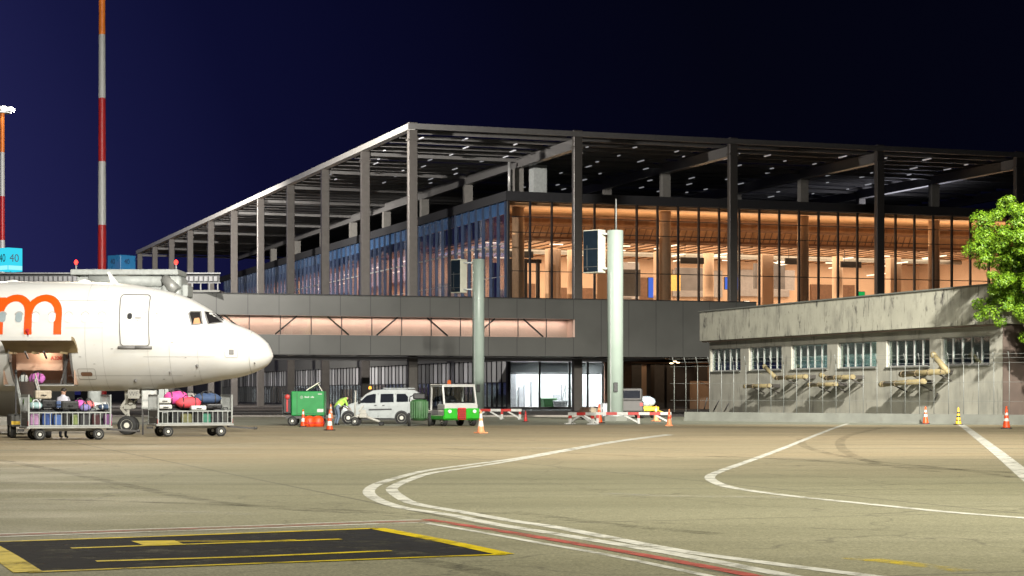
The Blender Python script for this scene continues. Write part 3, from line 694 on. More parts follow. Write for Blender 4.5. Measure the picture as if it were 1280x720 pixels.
q=MB(); q.box(.1,.148,DP,-SB,0,5.36); q.build('end_wall','endwall',con)
q=MB(); q.rbox(-.25,BL,DP-.6,0,5.38,7.5,.03,1); q.build('fascia','fascia',con)
q=MB(); q.box(-.1,BL-.15,-SB+.02,-.1,5.3,5.375); q.build('soffit','soffit',con)
q=MB(); q.box(-.35,BL+.1,DP-.7,.07,7.5,7.58); q.build('roof_coping','plinth',con)
M['office']=mat('office_wall',(.35,.4,.38),.8,var=.15)
q=MB(); q.box(.6,BL-1.1,-6,-5.9,0,5.3); q.build('inner_wall','office',con)
for k in (2,4):
    xm=(spans[k-1][1]+spans[k][0])/2; q=MB(); q.box(xm-.08,xm+.08,-5.88,-SB-.6,0,5.3); q.build('partition','office',con)
area('office_light',(fx(1020,SB),-4,5.1),(0,0,0),6.5,2,420,(.8,1,.95),con)
area('office_light',(fx(1180,SB),-4,5.1),(0,0,0),4,2,22,(1,.92,.8),con)
M['wglass']=glass('office_glass',(.62,.7,.68),.05,.04)
for i,(a,b) in enumerate(spans):
    q=MB(); q.box(a+.06,b-.06,-SB-.2,-SB-.19,wz0+.05,wz1-.06); p=q.build('window','wglass',con)
    q=MB(); n=5
    q.box(a,b,-SB-.24,-SB-.15,wz0-.02,wz0+.05); q.box(a,b,-SB-.24,-SB-.15,wz1-.06,wz1-.003)
    for k in range(n+1):
        x=a+.04+(b-a-.08)*k/n; q.box(x-.035,x+.035,-SB-.24,-SB-.14,wz0+.05,wz1-.06)
    q.build('frame','alu',p)
    q=MB(); q.box(a-.05,b+.05,-SB-.13,-SB+.1,wz0-.1,wz0-.03); q.build('sill','plinth',p)
    if i in (1,2,3,4):
        q=MB(); q.box(a+.1,b-.1,-SB-.36,-SB-.33,wz1-.75,wz1-.1) if i in(2,3) else q.box(a+.1,a+(b-a)*.2,-SB-.36,-SB-.33,wz0+.1,wz1-.1)
        q.build('blind','opal',p)
M['flange']=mat('rusty_flange',(.16,.12,.07),.7,var=.3,scale=5)
def dz(px,py,off):
    x=fx(px,off); Y=BR.y+math.sin(BA)*x-math.cos(BA)*off; return Vector((x,-off,EYE+(HZ-py)/F*Y))
def duct(pts,r,off,elbow=None):
    P=[dz(px,py,off) for px,py in pts]
    q=MB(); q.smooth=True
    q.tube(P,r,14)
    for p in P[1:-1]: q.ell(p,r*1.02,r*1.02,r*1.02,12,8)
    d=(P[0]-P[1]).normalized(); q.cyl(P[0]-d*.25,P[0]+d*.02,r*1.12,r*1.12,14)
    L_=(P[-1]-P[-2]); 
    o_=q.build('duct','duct',con)
    for s in (.08,.36,.64,.95):
        q=MB(); c=P[-2]+L_*s; dd=L_.normalized()*.035; q.cyl(c-dd,c+dd,r*1.12,r*1.12,16)
        for k in range(8):
            a=k*math.pi/4; u=L_.normalized(); v=u.cross(Vector((0,0,1))).normalized(); w_=u.cross(v); e_=c+(v*math.cos(a)+w_*math.sin(a))*r*1.06; q.cyl(e_-dd*1.6,e_+dd*1.6,.02,.02,6)
        q.build('duct_flange','flange',o_)
    q=MB(); q.cyl(P[0]+d*.021,P[0]+d*.03,r*.95,r*.95,14); q.build('duct_mouth','duct_dark',o_)
    for s in (.25,.8):
        q=MB(); c=P[-2]+L_*s; q.bar(c+Vector((0,-r,0)),Vector((c.x,-SB-.02,c.z)),.3,.22); q.bar(c+Vector((0,-r*.8,-r*.5)),Vector((c.x,-SB-.02,c.z-.5)),.07,.07)
        q.build('bracket','duct_dark',o_)
OF=-.55
duct([(955,457.5),(970,472.5),(1008,470.5)],.135,OF); duct([(931,483),(963,482)],.125,OF)
duct([(1026,468.5),(1032,472.5),(1067,471)],.14,OF); duct([(1011,481),(1046,480)],.13,OF)
duct([(1166,443),(1184,464),(1126,468)],.165,OF); duct([(1101,480.5),(1156,476.5)],.15,OF)
for a,b,c_,d in ((880,512,884,497),(893,512,899,500),(906,513,911,504),(1167,503,1172,492)):
    P=[dz(a,b,SB-.2),dz(c_,d,SB-.2)]; q=MB(); q.tube(P,.045,6); q.build('stub_pipe','dsteel',con)

# ------------------------------------------------------------------ low wall and fence in front of it
FA=Vector(((838-640)/F*116,116,0)); FB=Vector(((1400-640)/F*95.5,95.5,0)); FD=(FB-FA); FL=FD.length; FR=math.atan2(FD.y,FD.x)
lw=MB(); lw.prism([(1.2,0),(FL,0),(FL,.52),(1.2,.52)],-.14,.14); lw.box(1.2,FL,-.2,-.141,0,.1)
for k in range(1,18): lw.box(1.2+k*2.4-.01,1.2+k*2.4+.01,-.146,-.1405,.1,.5)
tag(lw.build('low_wall','plinth',None,tuple(FA)),'low grey concrete wall along the foot of the wire fence','wall').rotation_euler=(0,0,FR)
fen=thing('wire_fence','tall wire fence with thin galvanised posts bent at the top, on the low wall','fence',tuple(FA),FR)
pp=None; k=0; x=.3
while x<FL:
    if pp is None:
        q=MB(); q.cyl((0,0,.5),(0,0,3.25),.019,.019,8); q.cyl((0,0,3.25),(.12,-.32,3.75),.019,.018,8); pp=q.build('post','fence',fen); o_=pp
    else: o_=pp.copy(); col.objects.link(o_)
    o_.location=(x,0,0); x+=.98 if x>22 else .9; k+=1
q=MB()
for z in (1.2,2.2,3.2): q.bar((0,-.04,z),(FL,-.04,z),.012,.012)
for s in (.4,.8): q.bar((.12*s,-.32*s,3.25+.5*s),(FL,-.32*s,3.25+.5*s),.012,.012)
q.build('wire','fence',fen)

# ------------------------------------------------------------------ tree
def leafmat():
    m=bpy.data.materials.new('leaves'); t=nt(m); N=t.nodes; L=t.links
    o=N.new('ShaderNodeOutputMaterial'); b=N.new('ShaderNodeBsdfPrincipled'); b.inputs['Roughness'].default_value=.5
    tl=N.new('ShaderNodeBsdfTranslucent'); mx=N.new('ShaderNodeMixShader'); mx.inputs[0].default_value=.3
    g_=N.new('ShaderNodeNewGeometry'); r=N.new('ShaderNodeValToRGB'); r.color_ramp.elements[0].color=(.06,.15,.007,1); r.color_ramp.elements[1].color=(.2,.33,.013,1)
    L.new(g_.outputs['Random Per Island'],r.inputs[0]); L.new(r.outputs[0],b.inputs['Base Color']); L.new(r.outputs[0],tl.inputs[0])
    L.new(b.outputs[0],mx.inputs[1]); L.new(tl.outputs[0],mx.inputs[2]); L.new(mx.outputs[0],o.inputs[0]); return m
M['leaf']=leafmat()
tr=thing('broadleaf_tree','bright green leafy tree beside the end of the concrete building','tree',(28.6,102.2,0))
tr_=random.Random(5)
q=MB(); q.smooth=True
q.cyl((0,0,0),(.1,.05,2.2),.24,.19,10); q.cyl((.1,.05,2.2),(.0,0,4.6),.19,.14,10)
for k in range(9):
    a=k*2.4; z=2.4+k*.5; e_=Vector((math.cos(a)*tr_.uniform(1.4,2.6),math.sin(a)*tr_.uniform(1.4,2.6),z+tr_.uniform(1.8,3.5))); mid=Vector((e_.x*.4,e_.y*.4,z+.9))
    q.cyl((.06,.03,z),mid,.09,.06,7); q.cyl(mid,e_,.06,.02,7)
q.build('trunk','bark',tr)
# clumps on an uneven ellipsoid shell, each of many small leaves
clumps=[]
boughs=[]
for k in range(64):
    u=-1+2*(k+.5)/64; a=k*2.39996+tr_.uniform(-.4,.4); r=tr_.uniform(.6,.97) if k%4 else tr_.uniform(.2,.5)
    d=Vector((math.sqrt(1-u*u)*math.cos(a),math.sqrt(1-u*u)*math.sin(a),u))
    boughs.append((Vector((d.x*3.9*r,d.y*3.9*r,8.5+d.z*4.2*r)),tr_.uniform(.75,1.3)))
for bc_,br in boughs:
    for k in range(int(10*br)):
        c=bc_+Vector((tr_.gauss(0,.55)*br,tr_.gauss(0,.55)*br,tr_.gauss(0,.46)*br))
        clumps.append((c,tr_.uniform(.3,.62)))
q=MB()
for c,r in clumps:
    for k in range(int(420*r)):
        d=Vector((tr_.gauss(0,1),tr_.gauss(0,1),tr_.gauss(0,1))).normalized()*r*tr_.uniform(.45,1)**.5
        p=c+Vector((d.x,d.y,d.z*.75)); n=(d.normalized()+Vector((0,0,.5))+Vector([tr_.uniform(-.6,.6) for _ in range(3)])).normalized()
        a=n.cross(Vector((tr_.uniform(-1,1),tr_.uniform(-1,1),tr_.uniform(-1,1)))).normalized(); b=n.cross(a); s=tr_.uniform(.055,.105)
        q.add([p-a*s,p+b*s*.5-n*s*.15,p+a*s,p-b*s*.5-n*s*.15],[(0,1,2,3)])
q.build('crown','leaf',tr,fix=False)
# ------------------------------------------------------------------ aircraft
AY=75.6; SX=F/AY
def ax(px): return (px-640)/F*AY
def az(py): return EYE+(HZ-py)/F*AY
NOSE=ax(341.5)
topP=[(341.5,444.5),(339.5,438),(335.5,429.5),(327.5,421.8),(319,415.6),(304,408.8),(287.5,403),(280,398),(271.5,392.5),(258,384),(243,375.5),(224,367.5),(208,363.3),(192,360),(172,356.5),(153,354.3),(130,352.8),(100,352.2),(60,352),(0,352)]
botP=[(341.5,446),(340,449),(338.6,451.5),(334.5,457),(326.5,462),(315,467),(307,469.6),(295,472.8),(281,474.6),(265,478),(249,481),(230,484),(208,486.3),(185,487.6),(160,488.4),(120,488.8),(80,489),(0,489)]
def interp(tab,x):
    if x>=tab[0][0]: return tab[0][1]
    for (a,b),(c_,d) in zip(tab,tab[1:]):
        if c_<=x<=a: return b+(d-b)*(a-x)/(a-c_) if a!=c_ else b
    return tab[-1][1]
wid=[(0,0),(.05,.28),(.15,.5),(.35,.76),(.7,1.06),(1.2,1.36),(1.8,1.58),(2.5,1.75),(3.3,1.87),(4.2,1.94),(5.2,1.975),(60,1.975)]
def sect(s):
    """s metres behind the nose -> zc, half height, half width, in world z"""
    px=341.5-s*SX
    if s<=12: zt,zb=az(interp(topP,px)),az(interp(botP,px))
    else: zt,zb=az(352),az(489)
    w_=1.975
    for (a,b),(c_,d) in zip(wid,wid[1:]):
        if a<=s<=c_: w_=b+(d-b)*(s-a)/(c_-a); break
    if s>25:
        u=(s-25)/12.5; zb=zb+(zt-.45-zb)*u**1.4; w_=1.975*(1-u**1.6)+.2*u
    return (zt+zb)/2,max(.005,(zt-zb)/2),max(.005,w_)
def nearY(x,z,out=0.):
    """distance in front (towards the camera, negative y) of the body axis"""
    zc,h,w_=sect(NOSE-x); u=min(.9999,abs((z-zc)/h)); return -w_*math.sqrt(1-u*u)-out
plane=thing('passenger_aircraft','white passenger aircraft with orange lettering parked nose right with its cargo door open','aircraft',(0,AY,0))
def axd(px): return (px-640)/F*(AY-1.93)
def azd(py): return EYE+(HZ-py)/F*(AY-1.93)
def P2(px,py):
    Y=AY-1.9
    for _ in range(12):
        x=(px-640)/F*Y; z=EYE+(HZ-py)/F*Y; Y=.5*Y+.5*(AY+nearY(x,z))
    return x,z
# hull, with the cargo opening left out
ox0,ox1=axd(11),axd(87.5); oz0,oz1=azd(480),azd(438)
ss=[0,.03,.1,.2,.35,.55,.8,1.1,1.5,1.9,2.3,2.7,3.1,3.6,4.1,4.7,5.3,6.,6.8,NOSE-ox1,NOSE-(ox0+ox1)/2,NOSE-ox0,11.5,13.5,16,19,22,25,26.5,28,29.5,31,32.5,34,35.5,36.8,37.4]
zc0,h0,w0=sect(10)
t0_,t1_=math.asin((oz0-zc0)/h0),math.asin((oz1-zc0)/h0)
right=[-math.pi/2+ (t0_+math.pi/2)*k/5 for k in range(5)]+[t0_+(t1_-t0_)*k/4 for k in range(4)]+[t1_+(math.pi/2-t1_)*k/9 for k in range(9)]
ang=[math.pi-a for a in right]   # near side (y<0)
full=right+[math.pi-a for a in [math.pi/2]+right[:0:-1]]
vs=[];fs=[]; na=len(full)
for s in ss:
    zc,h,w_=sect(s)
    for a in full: vs.append((NOSE-s,-w_*math.cos(a),zc+h*math.sin(a)))
for i in range(len(ss)-1):
    for j in range(na):
        k=(j+1)%na
        if ss[i]>=NOSE-ox1-1e-6 and ss[i+1]<=NOSE-ox0+1e-6 and 5<=j<9: continue
        fs.append((i*na+j,i*na+k,(i+1)*na+k,(i+1)*na+j))
fs.append(tuple(range(na))); fs.append(tuple((len(ss)-1)*na+j for j in range(na)))
q=MB(); q.smooth=True; q.add(vs,fs); hull=q.build('fuselage','air',plane)
def patch(name,poly,m,out=.012,parent=plane,nx=8,thick=None,n_sub=None):
    """flat outline in (x,z) laid on the near side of the hull"""
    bm=bmesh.new(); V=[bm.verts.new((x,0,z)) for x,z in poly]; f=bm.faces.new(V)
    bmesh.ops.triangulate(bm,faces=[f])
    for _ in range(n_sub or 3):
        long=[e for e in bm.edges if e.calc_length()>.16]
        if long: bmesh.ops.subdivide_edges(bm,edges=long,cuts=1); bmesh.ops.triangulate(bm,faces=bm.faces[:])
    for v in bm.verts: v.co.y=nearY(v.co.x,v.co.z,out)
    me=bpy.data.meshes.new(name); bm.to_mesh(me); bm.free()
    for p in me.polygons:
        p.use_smooth=True
    o_=bpy.data.objects.new(name,me); col.objects.link(o_); o_.parent=parent; me.materials.append(M[m] if isinstance(m,str) else m); return o_
def rrect(x0,x1,z0,z1,r,n=4,sl=0.):
    out=[]
    for cx,cz,a0 in ((x1-r,z1-r,0),(x0+r,z1-r,90),(x0+r,z0+r,180),(x1-r,z0+r,270)):
        for k in range(n+1):
            a=R(a0+90*k/n); z=cz+r*math.sin(a); out.append((cx+r*math.cos(a)+sl*(z-z0),z))
    return out
def outline(name,poly,w_,m,out=.012,parent=plane):
    """closed line of width w_ along an outline on the hull"""
    n=len(poly); P=[]
    for i in range(n):
        a=Vector(poly[i]);b=Vector(poly[(i+1)%n]); k=max(1,int((b-a).length/.12))
        for j in range(k): P.append(a+(b-a)*j/k)
    c=sum(P,Vector((0,0)))/len(P); q=MB(); vs=[];n=len(P)
    for i,p in enumerate(P):
        d=(P[(i+1)%n]-P[i-1]).normalized(); nn=Vector((d.y,-d.x))
        for s in (-.5,.5):
            r=p+nn*w_*s; vs.append((r.x,nearY(r.x,r.y,out),r.y))
    q.add(vs,[(2*i,2*i+1,(2*i+3)%(2*n),(2*i+2)%(2*n)) for i in range(n)]); return q.build(name,m,parent)
M['seam']=mat('panel_seam',(.34,.33,.31),.6,var=0); M['seamd']=mat('door_seal',(.17,.165,.16),.6,var=0)
# passenger door
dx0,dx1,dz0,dz1=axd(151),axd(187),azd(432.5),azd(367)
dp=[(x-.055*(z-dz0),z) for x,z in rrect(dx0,dx1,dz0,dz1,.13)]
door=patch('door',dp,'air',.01); outline('door_seal',dp,.045,'seamd',.016,door)
q=MB(); z=dz0-.06; P=[Vector((x,nearY(x,z,.05),z)) for x in (dx0-.1,(dx0+dx1)/2,dx1+.1)]
q.tube(P,.05,8); q.build('door_sill','seamd',door)
wx,wz=axd(161.5),azd(395); patch('door_window',rrect(wx-.09,wx+.09,wz-.12,wz+.12,.08),'black',.02,door)
patch('handle',rrect(axd(168),axd(176),azd(398),azd(396.6),.015),'seamd',.02,door)
for a,b in ((171,400),(174,392),(180,390),(179,402)): patch('latch',rrect(axd(a),axd(a+1.6),azd(b+1),azd(b-.4),.012),'seam',.02,door)
# cabin windows
def arcs(name,x,z,m,parent,w_):
    q=MB(); vs=[]
    for k in range(13):
        a=R(15+150*k/12)
        for r in (0,w_): X=x+(.13+r)*math.cos(a); Z=z+.06+(.13+r)*math.sin(a); vs.append((X,nearY(X,Z,.018),Z))
    q.add(vs,[(2*i,2*i+1,2*i+3,2*i+2) for i in range(12)]); return q.build(name,m,parent)
M['pane']=mat('cabin_pane',(.3,.36,.38),.15,var=.1,coat=.5); M['pane_d']=mat('cabin_blind',(.74,.74,.72),.3,var=.05)
for k in range(7):
    x=axd(2.5+20.7*k); z=azd(396.5); P=rrect(x-.13,x+.13,z-.19,z+.19,.12)
    wn=patch('cabin_window',P,'pane' if k<2 else 'pane_d',.014); arcs('frame',x,z,'seam',wn,.045 if k<2 else .03)
for k in range(1,30):
    x=axd(2.5-20.7*k); z=azd(396.5); P=rrect(x-.13,x+.13,z-.19,z+.19,.12)
    wn=patch('cabin_window',P,'pane',.014); outline('frame',P,.05,'seam',.018,wn)
# cockpit glazing
M['cock']=mat('cockpit_glass',(.02,.018,.018),.06,var=.2,scale=2,coat=1); M['cockin']=mat('cockpit_warm',(.5,.25,.12),.5,var=.2)
for poly in ([(236.3,391.5),(238.5,389.2),(251,389.3),(253.3,404.5),(240,406)],[(256,389.5),(266.5,390.2),(278.5,402.8),(260.5,405)]):
    P=[P2(a,b) for a,b in poly]
    wn=patch('cockpit_window',P,'cock',.012); outline('frame',P,.05,'seamd',.02,wn)
P=[P2(a,b) for a,b in ((241.5,405),(243,398),(249,397),(250.8,404))]; patch('cockpit_seat',P,'cockin',.016)
for s in (1,-1):
    wn=patch('windscreen',[P2(a,b) for a,b in ((268.5,390.6),(274,393.6),(289.3,406.2),(281.5,403.6))],'cock',.012)
    if s<0:
        for v in wn.data.vertices: v.co.y*=-1
# lettering: an m in strokes laid on the hull
def stroke(pts,w0):
    out=[];inn=[]
    for i,p in enumerate(pts):
        a=Vector(pts[max(0,i-1)]);b=Vector(pts[min(len(pts)-1,i+1)]); d=(b-a).normalized(); n=Vector((-d.y,d.x)); w_=w0[i] if isinstance(w0,list) else w0
        out.append(Vector(p)+n*w_/2); inn.append(Vector(p)-n*w_/2)
    return out,inn
def arch(c0,c1,top,base):
    cx=(c0+c1)/2; rx=(c1-c0)/2; ry=20; pts=[];ws=[]
    for k in range(13):
        a=math.pi*(1-k/12); pts.append((axd(cx+rx*math.cos(a)),azd(top+4.5+ry-ry*math.sin(a)))); ws.append((9.6-.9*math.sin(a))/SX)
    for k in range(1,5): pts.append((axd(c1),azd(top+4.5+ry+(base-top-4.5-ry)*k/4))); ws.append(9.6/SX)
    return stroke(pts,ws)
q=MB(); q.smooth=True
for o_,i_ in (arch(-1,35,367,418),arch(35,72,367,418)):
    n=len(o_); sub=4; vs=[]
    for a,b in zip(o_,i_):
        for k in range(sub+1): p=a+(b-a)*k/sub; vs.append((p.x,nearY(p.x,p.y,.011),p.y))
    q.add(vs,[(i*(sub+1)+k,i*(sub+1)+k+1,(i+1)*(sub+1)+k+1,(i+1)*(sub+1)+k) for i in range(n-1) for k in range(sub)])
st=[]
for k in range(9): st.append((axd(-1),azd(371+47*k/8)))
o_,i_=stroke(st,9.6/SX); vs=[]
for a,b in zip(o_,i_):
    for k in range(3): p=a+(b-a)*k/2; vs.append((p.x,nearY(p.x,p.y,.012),p.y))
q.add(vs,[(i*3+k,i*3+k+1,(i+1)*3+k+1,(i+1)*3+k) for i in range(8) for k in range(2)])
q.build('lettering','orange_letter',plane)
# small hull details
def seam_ring(px,a0,a1,w_=.02):
    q=MB(); s=(341.5-px)/SX; vs=[]
    for k in range(25):
        a=R(a0+(a1-a0)*k/24)
        for d in (-w_/2,w_/2):
            zc,h,ww=sect(s+d); vs.append((NOSE-s-d,-(ww+.006)*math.cos(a),zc+(h+.006)*math.sin(a)))
    q.add(vs,[(2*i,2*i+1,2*i+3,2*i+2) for i in range(24)]); q.build('panel_seam','seam',plane)
seam_ring(316,-80,85); seam_ring(222,-80,80,.012); seam_ring(120,-80,80,.012); seam_ring(256,-75,20,.008); seam_ring(196,-80,80,.008); seam_ring(141,-80,80,.008)
for zz,xa,xb in ((az(470),ax(95),ax(235)),(az(447),ax(190),ax(276)),(az(412),ax(96),ax(150)),(az(378),ax(2),ax(148)),(az(405.5),ax(190),ax(232))):
    q=MB(); vs=[]
    for k in range(25):
        x=xa+(xb-xa)*k/24
        for d in (-.005,.005): vs.append((x,nearY(x,zz+d,.006),zz+d))
    q.add(vs,[(2*i,2*i+1,2*i+3,2*i+2) for i in range(24)]); q.build('panel_seam','seam',plane)
x,z=P2(289.2,440); P=rrect(x-.235,x+.235,z-.21,z+.21,.06); pn=outline('access_panel',P,.02,'seam',.01); patch('probe_plate',rrect(x-.09,x+.09,z-.1,z+.1,.02),'seamd',.014,pn)
P=rrect(axd(94),axd(116),azd(474),azd(461),.06); pn=outline('access_panel',P,.02,'seam',.01); patch('vent_grille',rrect(axd(97.5),axd(112),azd(470),azd(465),.06),'brown',.014,pn)
for a,b,c_ in ((246,457,.09),(169,475.5,.1),(212,465,.05),(318,453.5,.05)):
    q=MB(); x,z=P2(a,b); y=nearY(x,z); q.smooth=True; q.cyl((x,y+.02,z),(x+.05,y-.12,z-.03),c_*.7,c_*.3,8); q.build('air_probe','seamd',plane)
q=MB(); zt=az(354); X=axd(143)
q.add([(ax(139),-.02,zt),(ax(148.5),-.02,zt-.02),(ax(137),-.01,az(340)),(ax(134),-.01,az(340)),(ax(139),.02,zt),(ax(148.5),.02,zt-.02),(ax(137),.01,az(340)),(ax(134),.01,az(340))],[(0,1,2,3),(7,6,5,4),(0,4,5,1),(1,5,6,2),(2,6,7,3),(3,7,4,0)])
q.build('antenna','air',plane)
q=MB(); q.smooth=True; q.ell((ax(105),0,az(352.5)),.28,.1,.1,10,6); q.build('antenna_dome','air',plane); q=MB(); q.ell((ax(16),0,az(352.5)),.25,.1,.09,10,6); q.build('antenna_dome','air',plane)
for a,b,w_,h_ in ((196,392,3,1.2),(196,395,4,.8),(140,436,3,1),(118,455,2.5,.8),(215,428,3,1),(232,447,2,1),(262,436,2.5,.9),(100,446,3,.9),(205,474,2.5,.8),(244,470,2,.8)):
    x,z=P2(a,b); patch('stencil',rrect(x-w_/SX/2,x+w_/SX/2,z-h_/SX/2,z+h_/SX/2,.01),'seam',.012)
# hold behind the opening
q=MB(); yb=1.2; f0=oz0-.02
q.add([(ox0-.3,yb,f0),(ox1+.1,yb,f0),(ox1+.1,yb,oz1+.15),(ox0-.3,yb,oz1+.15)],[(0,1,2,3)])
q.build('hold_lining','holdwall',plane)
q=MB(); q.box(ox0-.25,ox1+.06,-1.55,yb,f0-.05,f0); q.build('hold_floor','alu',plane)
q=MB(); q.box(ox0-.25,ox1+.06,-1.4,yb,oz1+.16,oz1+.2); q.box(ox1+.07,ox1+.1,-1.55,yb-.02,f0,oz1+.15); q.box(ox0-.3,ox0-.27,-1.55,yb-.02,f0,oz1+.15); q.build('hold_sides','holdwall',plane)
q=MB(); q.box(ox0+.05,ox1-.5,-1.0,-.95,f0+.55,oz1-.08); bl=q.build('hold_panel','holdwall',plane)
text('A320',.2,'red',bl,'panel_text',((ox0+ox1)/2+.42,-1.012,oz1-.28),(R(90),0,0)); 
q=MB(); q.box(ox1-.42,ox1-.3,-1.2,-1.08,f0,oz1); q.bar((ox1-.5,-1.3,f0),(ox1-.15,-1.25,oz1),.06,.06); q.build('hold_net','dsteel',plane)
P=[(ox0,oz0),(ox1,oz0),(ox1,oz1),(ox0,oz1)]; outline('opening_frame',P,.09,'seamd',.004)
hl=bpy.data.lights.new('hold_lamp','POINT'); hl.energy=26; hl.color=(1,.8,.62); hl.shadow_soft_size=.15
ho=bpy.data.objects.new('hold_lamp',hl); col.objects.link(ho); ho.parent=plane; ho.location=((ox0+ox1)/2,-1.35,oz1-.06)
# cargo door swung up and out
dr=MB(); n=6; W0=2.0; vs=[]; L_=1.22
hz=oz1+.05; hy=nearY((ox0+ox1)/2,hz,.0)
for layer,off in ((0,0),(1,-.14)):
    for k in range(n+1):
        u=k/n*L_; el=R(14)-R(30)*(k/n-.4)
        y=hy-.02-u*math.cos(R(24)); z=hz+u*math.sin(R(21))+.17*math.sin(math.pi*k/n)*.9+off
        for x in (ox0-.12,ox1+.3): vs.append((x,y,z))
q=MB(); q.smooth=True; m_=2*(n+1)
for k in range(n): q.add([vs[2*k],vs[2*k+1],vs[2*k+3],vs[2*k+2]],[(0,1,2,3)])
q.add([vs[0],vs[1],vs[m_+1],vs[m_]],[(0,1,2,3)]); q.add([vs[2*n],vs[2*n+1],vs[m_+2*n+1],vs[m_+2*n]],[(0,1,2,3)])
cd=q.build('cargo_door','air',plane)
q=MB()
for k in range(n): q.add([vs[m_+2*k],vs[m_+2*k+1],vs[m_+2*k+3],vs[m_+2*k+2]],[(0,1,2,3)])
for s in (0,1):
    for k in range(n): q.add([vs[2*k+s],vs[2*k+2+s],vs[m_+2*k+2+s],vs[m_+2*k+s]],[(0,1,2,3)])
for x in (ox0+.3,(ox0+ox1)/2,ox1-.1): q.box(x-.03,x+.03,hy-1.1,hy-.1,hz-.2,hz-.12)
q.build('door_lining','doorinner',cd)
q=MB()
for x in (ox0+.75,ox0+1.45): q.bar((x,hy-.1,hz-.35),(x+.05,hy-.75,hz-.12),.06,.06)
q.box(ox0+.02,ox0+.06,hy-.2,hy+.2,hz-.5,hz)
q.build('door_actuator','seamd',cd)
q=MB(); xl=axd(35); q.cyl((xl,nearY(xl,azd(413),.0),azd(413)),(xl,nearY(xl,azd(413),.12),azd(413)),.07,.06,8); q.bar((xl,nearY(xl,azd(413),.1),azd(413)),(xl+.05,nearY(xl,azd(419),.12),azd(419)),.05,.05); q.build('door_lamp','mast_red',plane)
# nose gear
gx=ax(160.5); gr_=thing('nose_gear',None,None); gr_.parent=plane
q=MB(); q.smooth=True; q.cyl((gx,0,.45),(gx-.02,0,1.15),.07,.07,12); q.cyl((gx-.02,0,1.1),(gx-.06,0,2.1),.11,.12,12); q.smooth=False
q.bar((gx+.05,0,1.05),(gx+.75,0,1.9),.07,.07); q.bar((gx-.05,-.1,.8),(gx-.28,-.05,1.05),.05,.1); q.bar((gx-.28,-.05,1.05),(gx-.08,-.05,1.35),.05,.1)
q.cyl((gx,-.3,.38),(gx,.3,.38),.05,.05,10); q.box(gx-.16,gx+.2,-.12,.12,1.0,1.16); q.cyl((gx+.12,-.2,1.25),(gx+.12,-.05,1.25),.09,.09,10); q.cyl((gx+.25,-.22,1.1),(gx+.25,-.05,1.1),.08,.08,10)
q.build('strut','gearwhite',gr_)
for y in (-.25,.25): wheel_parts(gr_,gx,y,.37,.37,.22,rimr=.62)
q=MB(); q.rbox(axd(151),axd(166),-.62,-.58,azd(498.5),azd(487),.02,1); gd=q.build('gear_door','gearwhite',plane)
text('WF',.24,'seamd',gd,'door_letters',(axd(158.5),-.624,azd(492.5)),(R(90),0,0))
q=MB(); q.rbox(axd(150),axd(166),.5,.54,azd(498),azd(488),.02,1); q.build('gear_door','gearwhite',plane)
# wing, engine, tail (out of frame to the left)
def wing(sgn):
    q=MB(); q.smooth=True; rings=[]
    for (xl_,y,z,c_,th) in ((NOSE-11.5,1.6,2.6,6.6,.8),(NOSE-14.5,6.2,3.1,3.9,.45),(NOSE-20.2,16.9,4.1,1.6,.18)):
        rg=[]
        for u,t_ in ((0,0),(.04,.35),(.2,.55),(.5,.45),(1,.02),(.5,-.3),(.2,-.4),(.04,-.25)): rg.append((xl_-u*c_,sgn*y,z+t_*th))
        rings.append(rg)
    q.ring(rings); q.build('wing','air',plane)
    q=MB(); q.smooth=True; q.lathe([(.75,NOSE-10.6),(.95,NOSE-10.75),(1.12,NOSE-11.6),(1.05,NOSE-13.2),(.7,NOSE-14.6),(.5,NOSE-14.6),(.7,NOSE-11.2)],(0,sgn*5.75,1.75),24,'x'); en=q.build('engine','air',plane)
    q=MB(); q.lathe([(.74,NOSE-10.9),(.02,NOSE-10.85)],(0,sgn*5.75,1.75),24,'x'); q.build('fan','dsteel',en)
    q=MB(); q.box(NOSE-14.2,NOSE-11.6,sgn*5.75-.12,sgn*5.75+.12,2.75,3.15); q.build('pylon','air',en)
    q=MB(); q.smooth=True; rings=[]
    for (xl_,y,z,c_,th) in ((NOSE-31.8,.5,4.9,3.4,.35),(NOSE-34.6,6.2,5.4,1.4,.12)):
        rings.append([(xl_-u*c_,sgn*y,z+t_*th) for u,t_ in ((0,0),(.2,.5),(1,0),(.2,-.5))])
    q.ring(rings); q.build('tailplane','air',plane)
    q=MB(); q.cyl((NOSE-18.2,sgn*3.8,.6),(NOSE-18.2,sgn*3.8,2.6),.14,.14,10); lg=q.build('main_gear','gearwhite',plane)
    for y in (-.45,.45): wheel_parts(lg,NOSE-18.2,sgn*3.8+y,.58,.58,.4)
wing(-1); wing(1)
q=MB(); q.smooth=True; rings=[]
for (xl_,z,c_,th) in ((NOSE-28.5,5.7,6.2,.4),(NOSE-34.2,11.7,2.2,.16)):
    rings.append([(xl_-u*c_,t_*th,z) for u,t_ in ((0,0),(.2,.5),(1,0),(.2,-.5))])
q.ring(rings); q.build('tail_fin','air',plane)
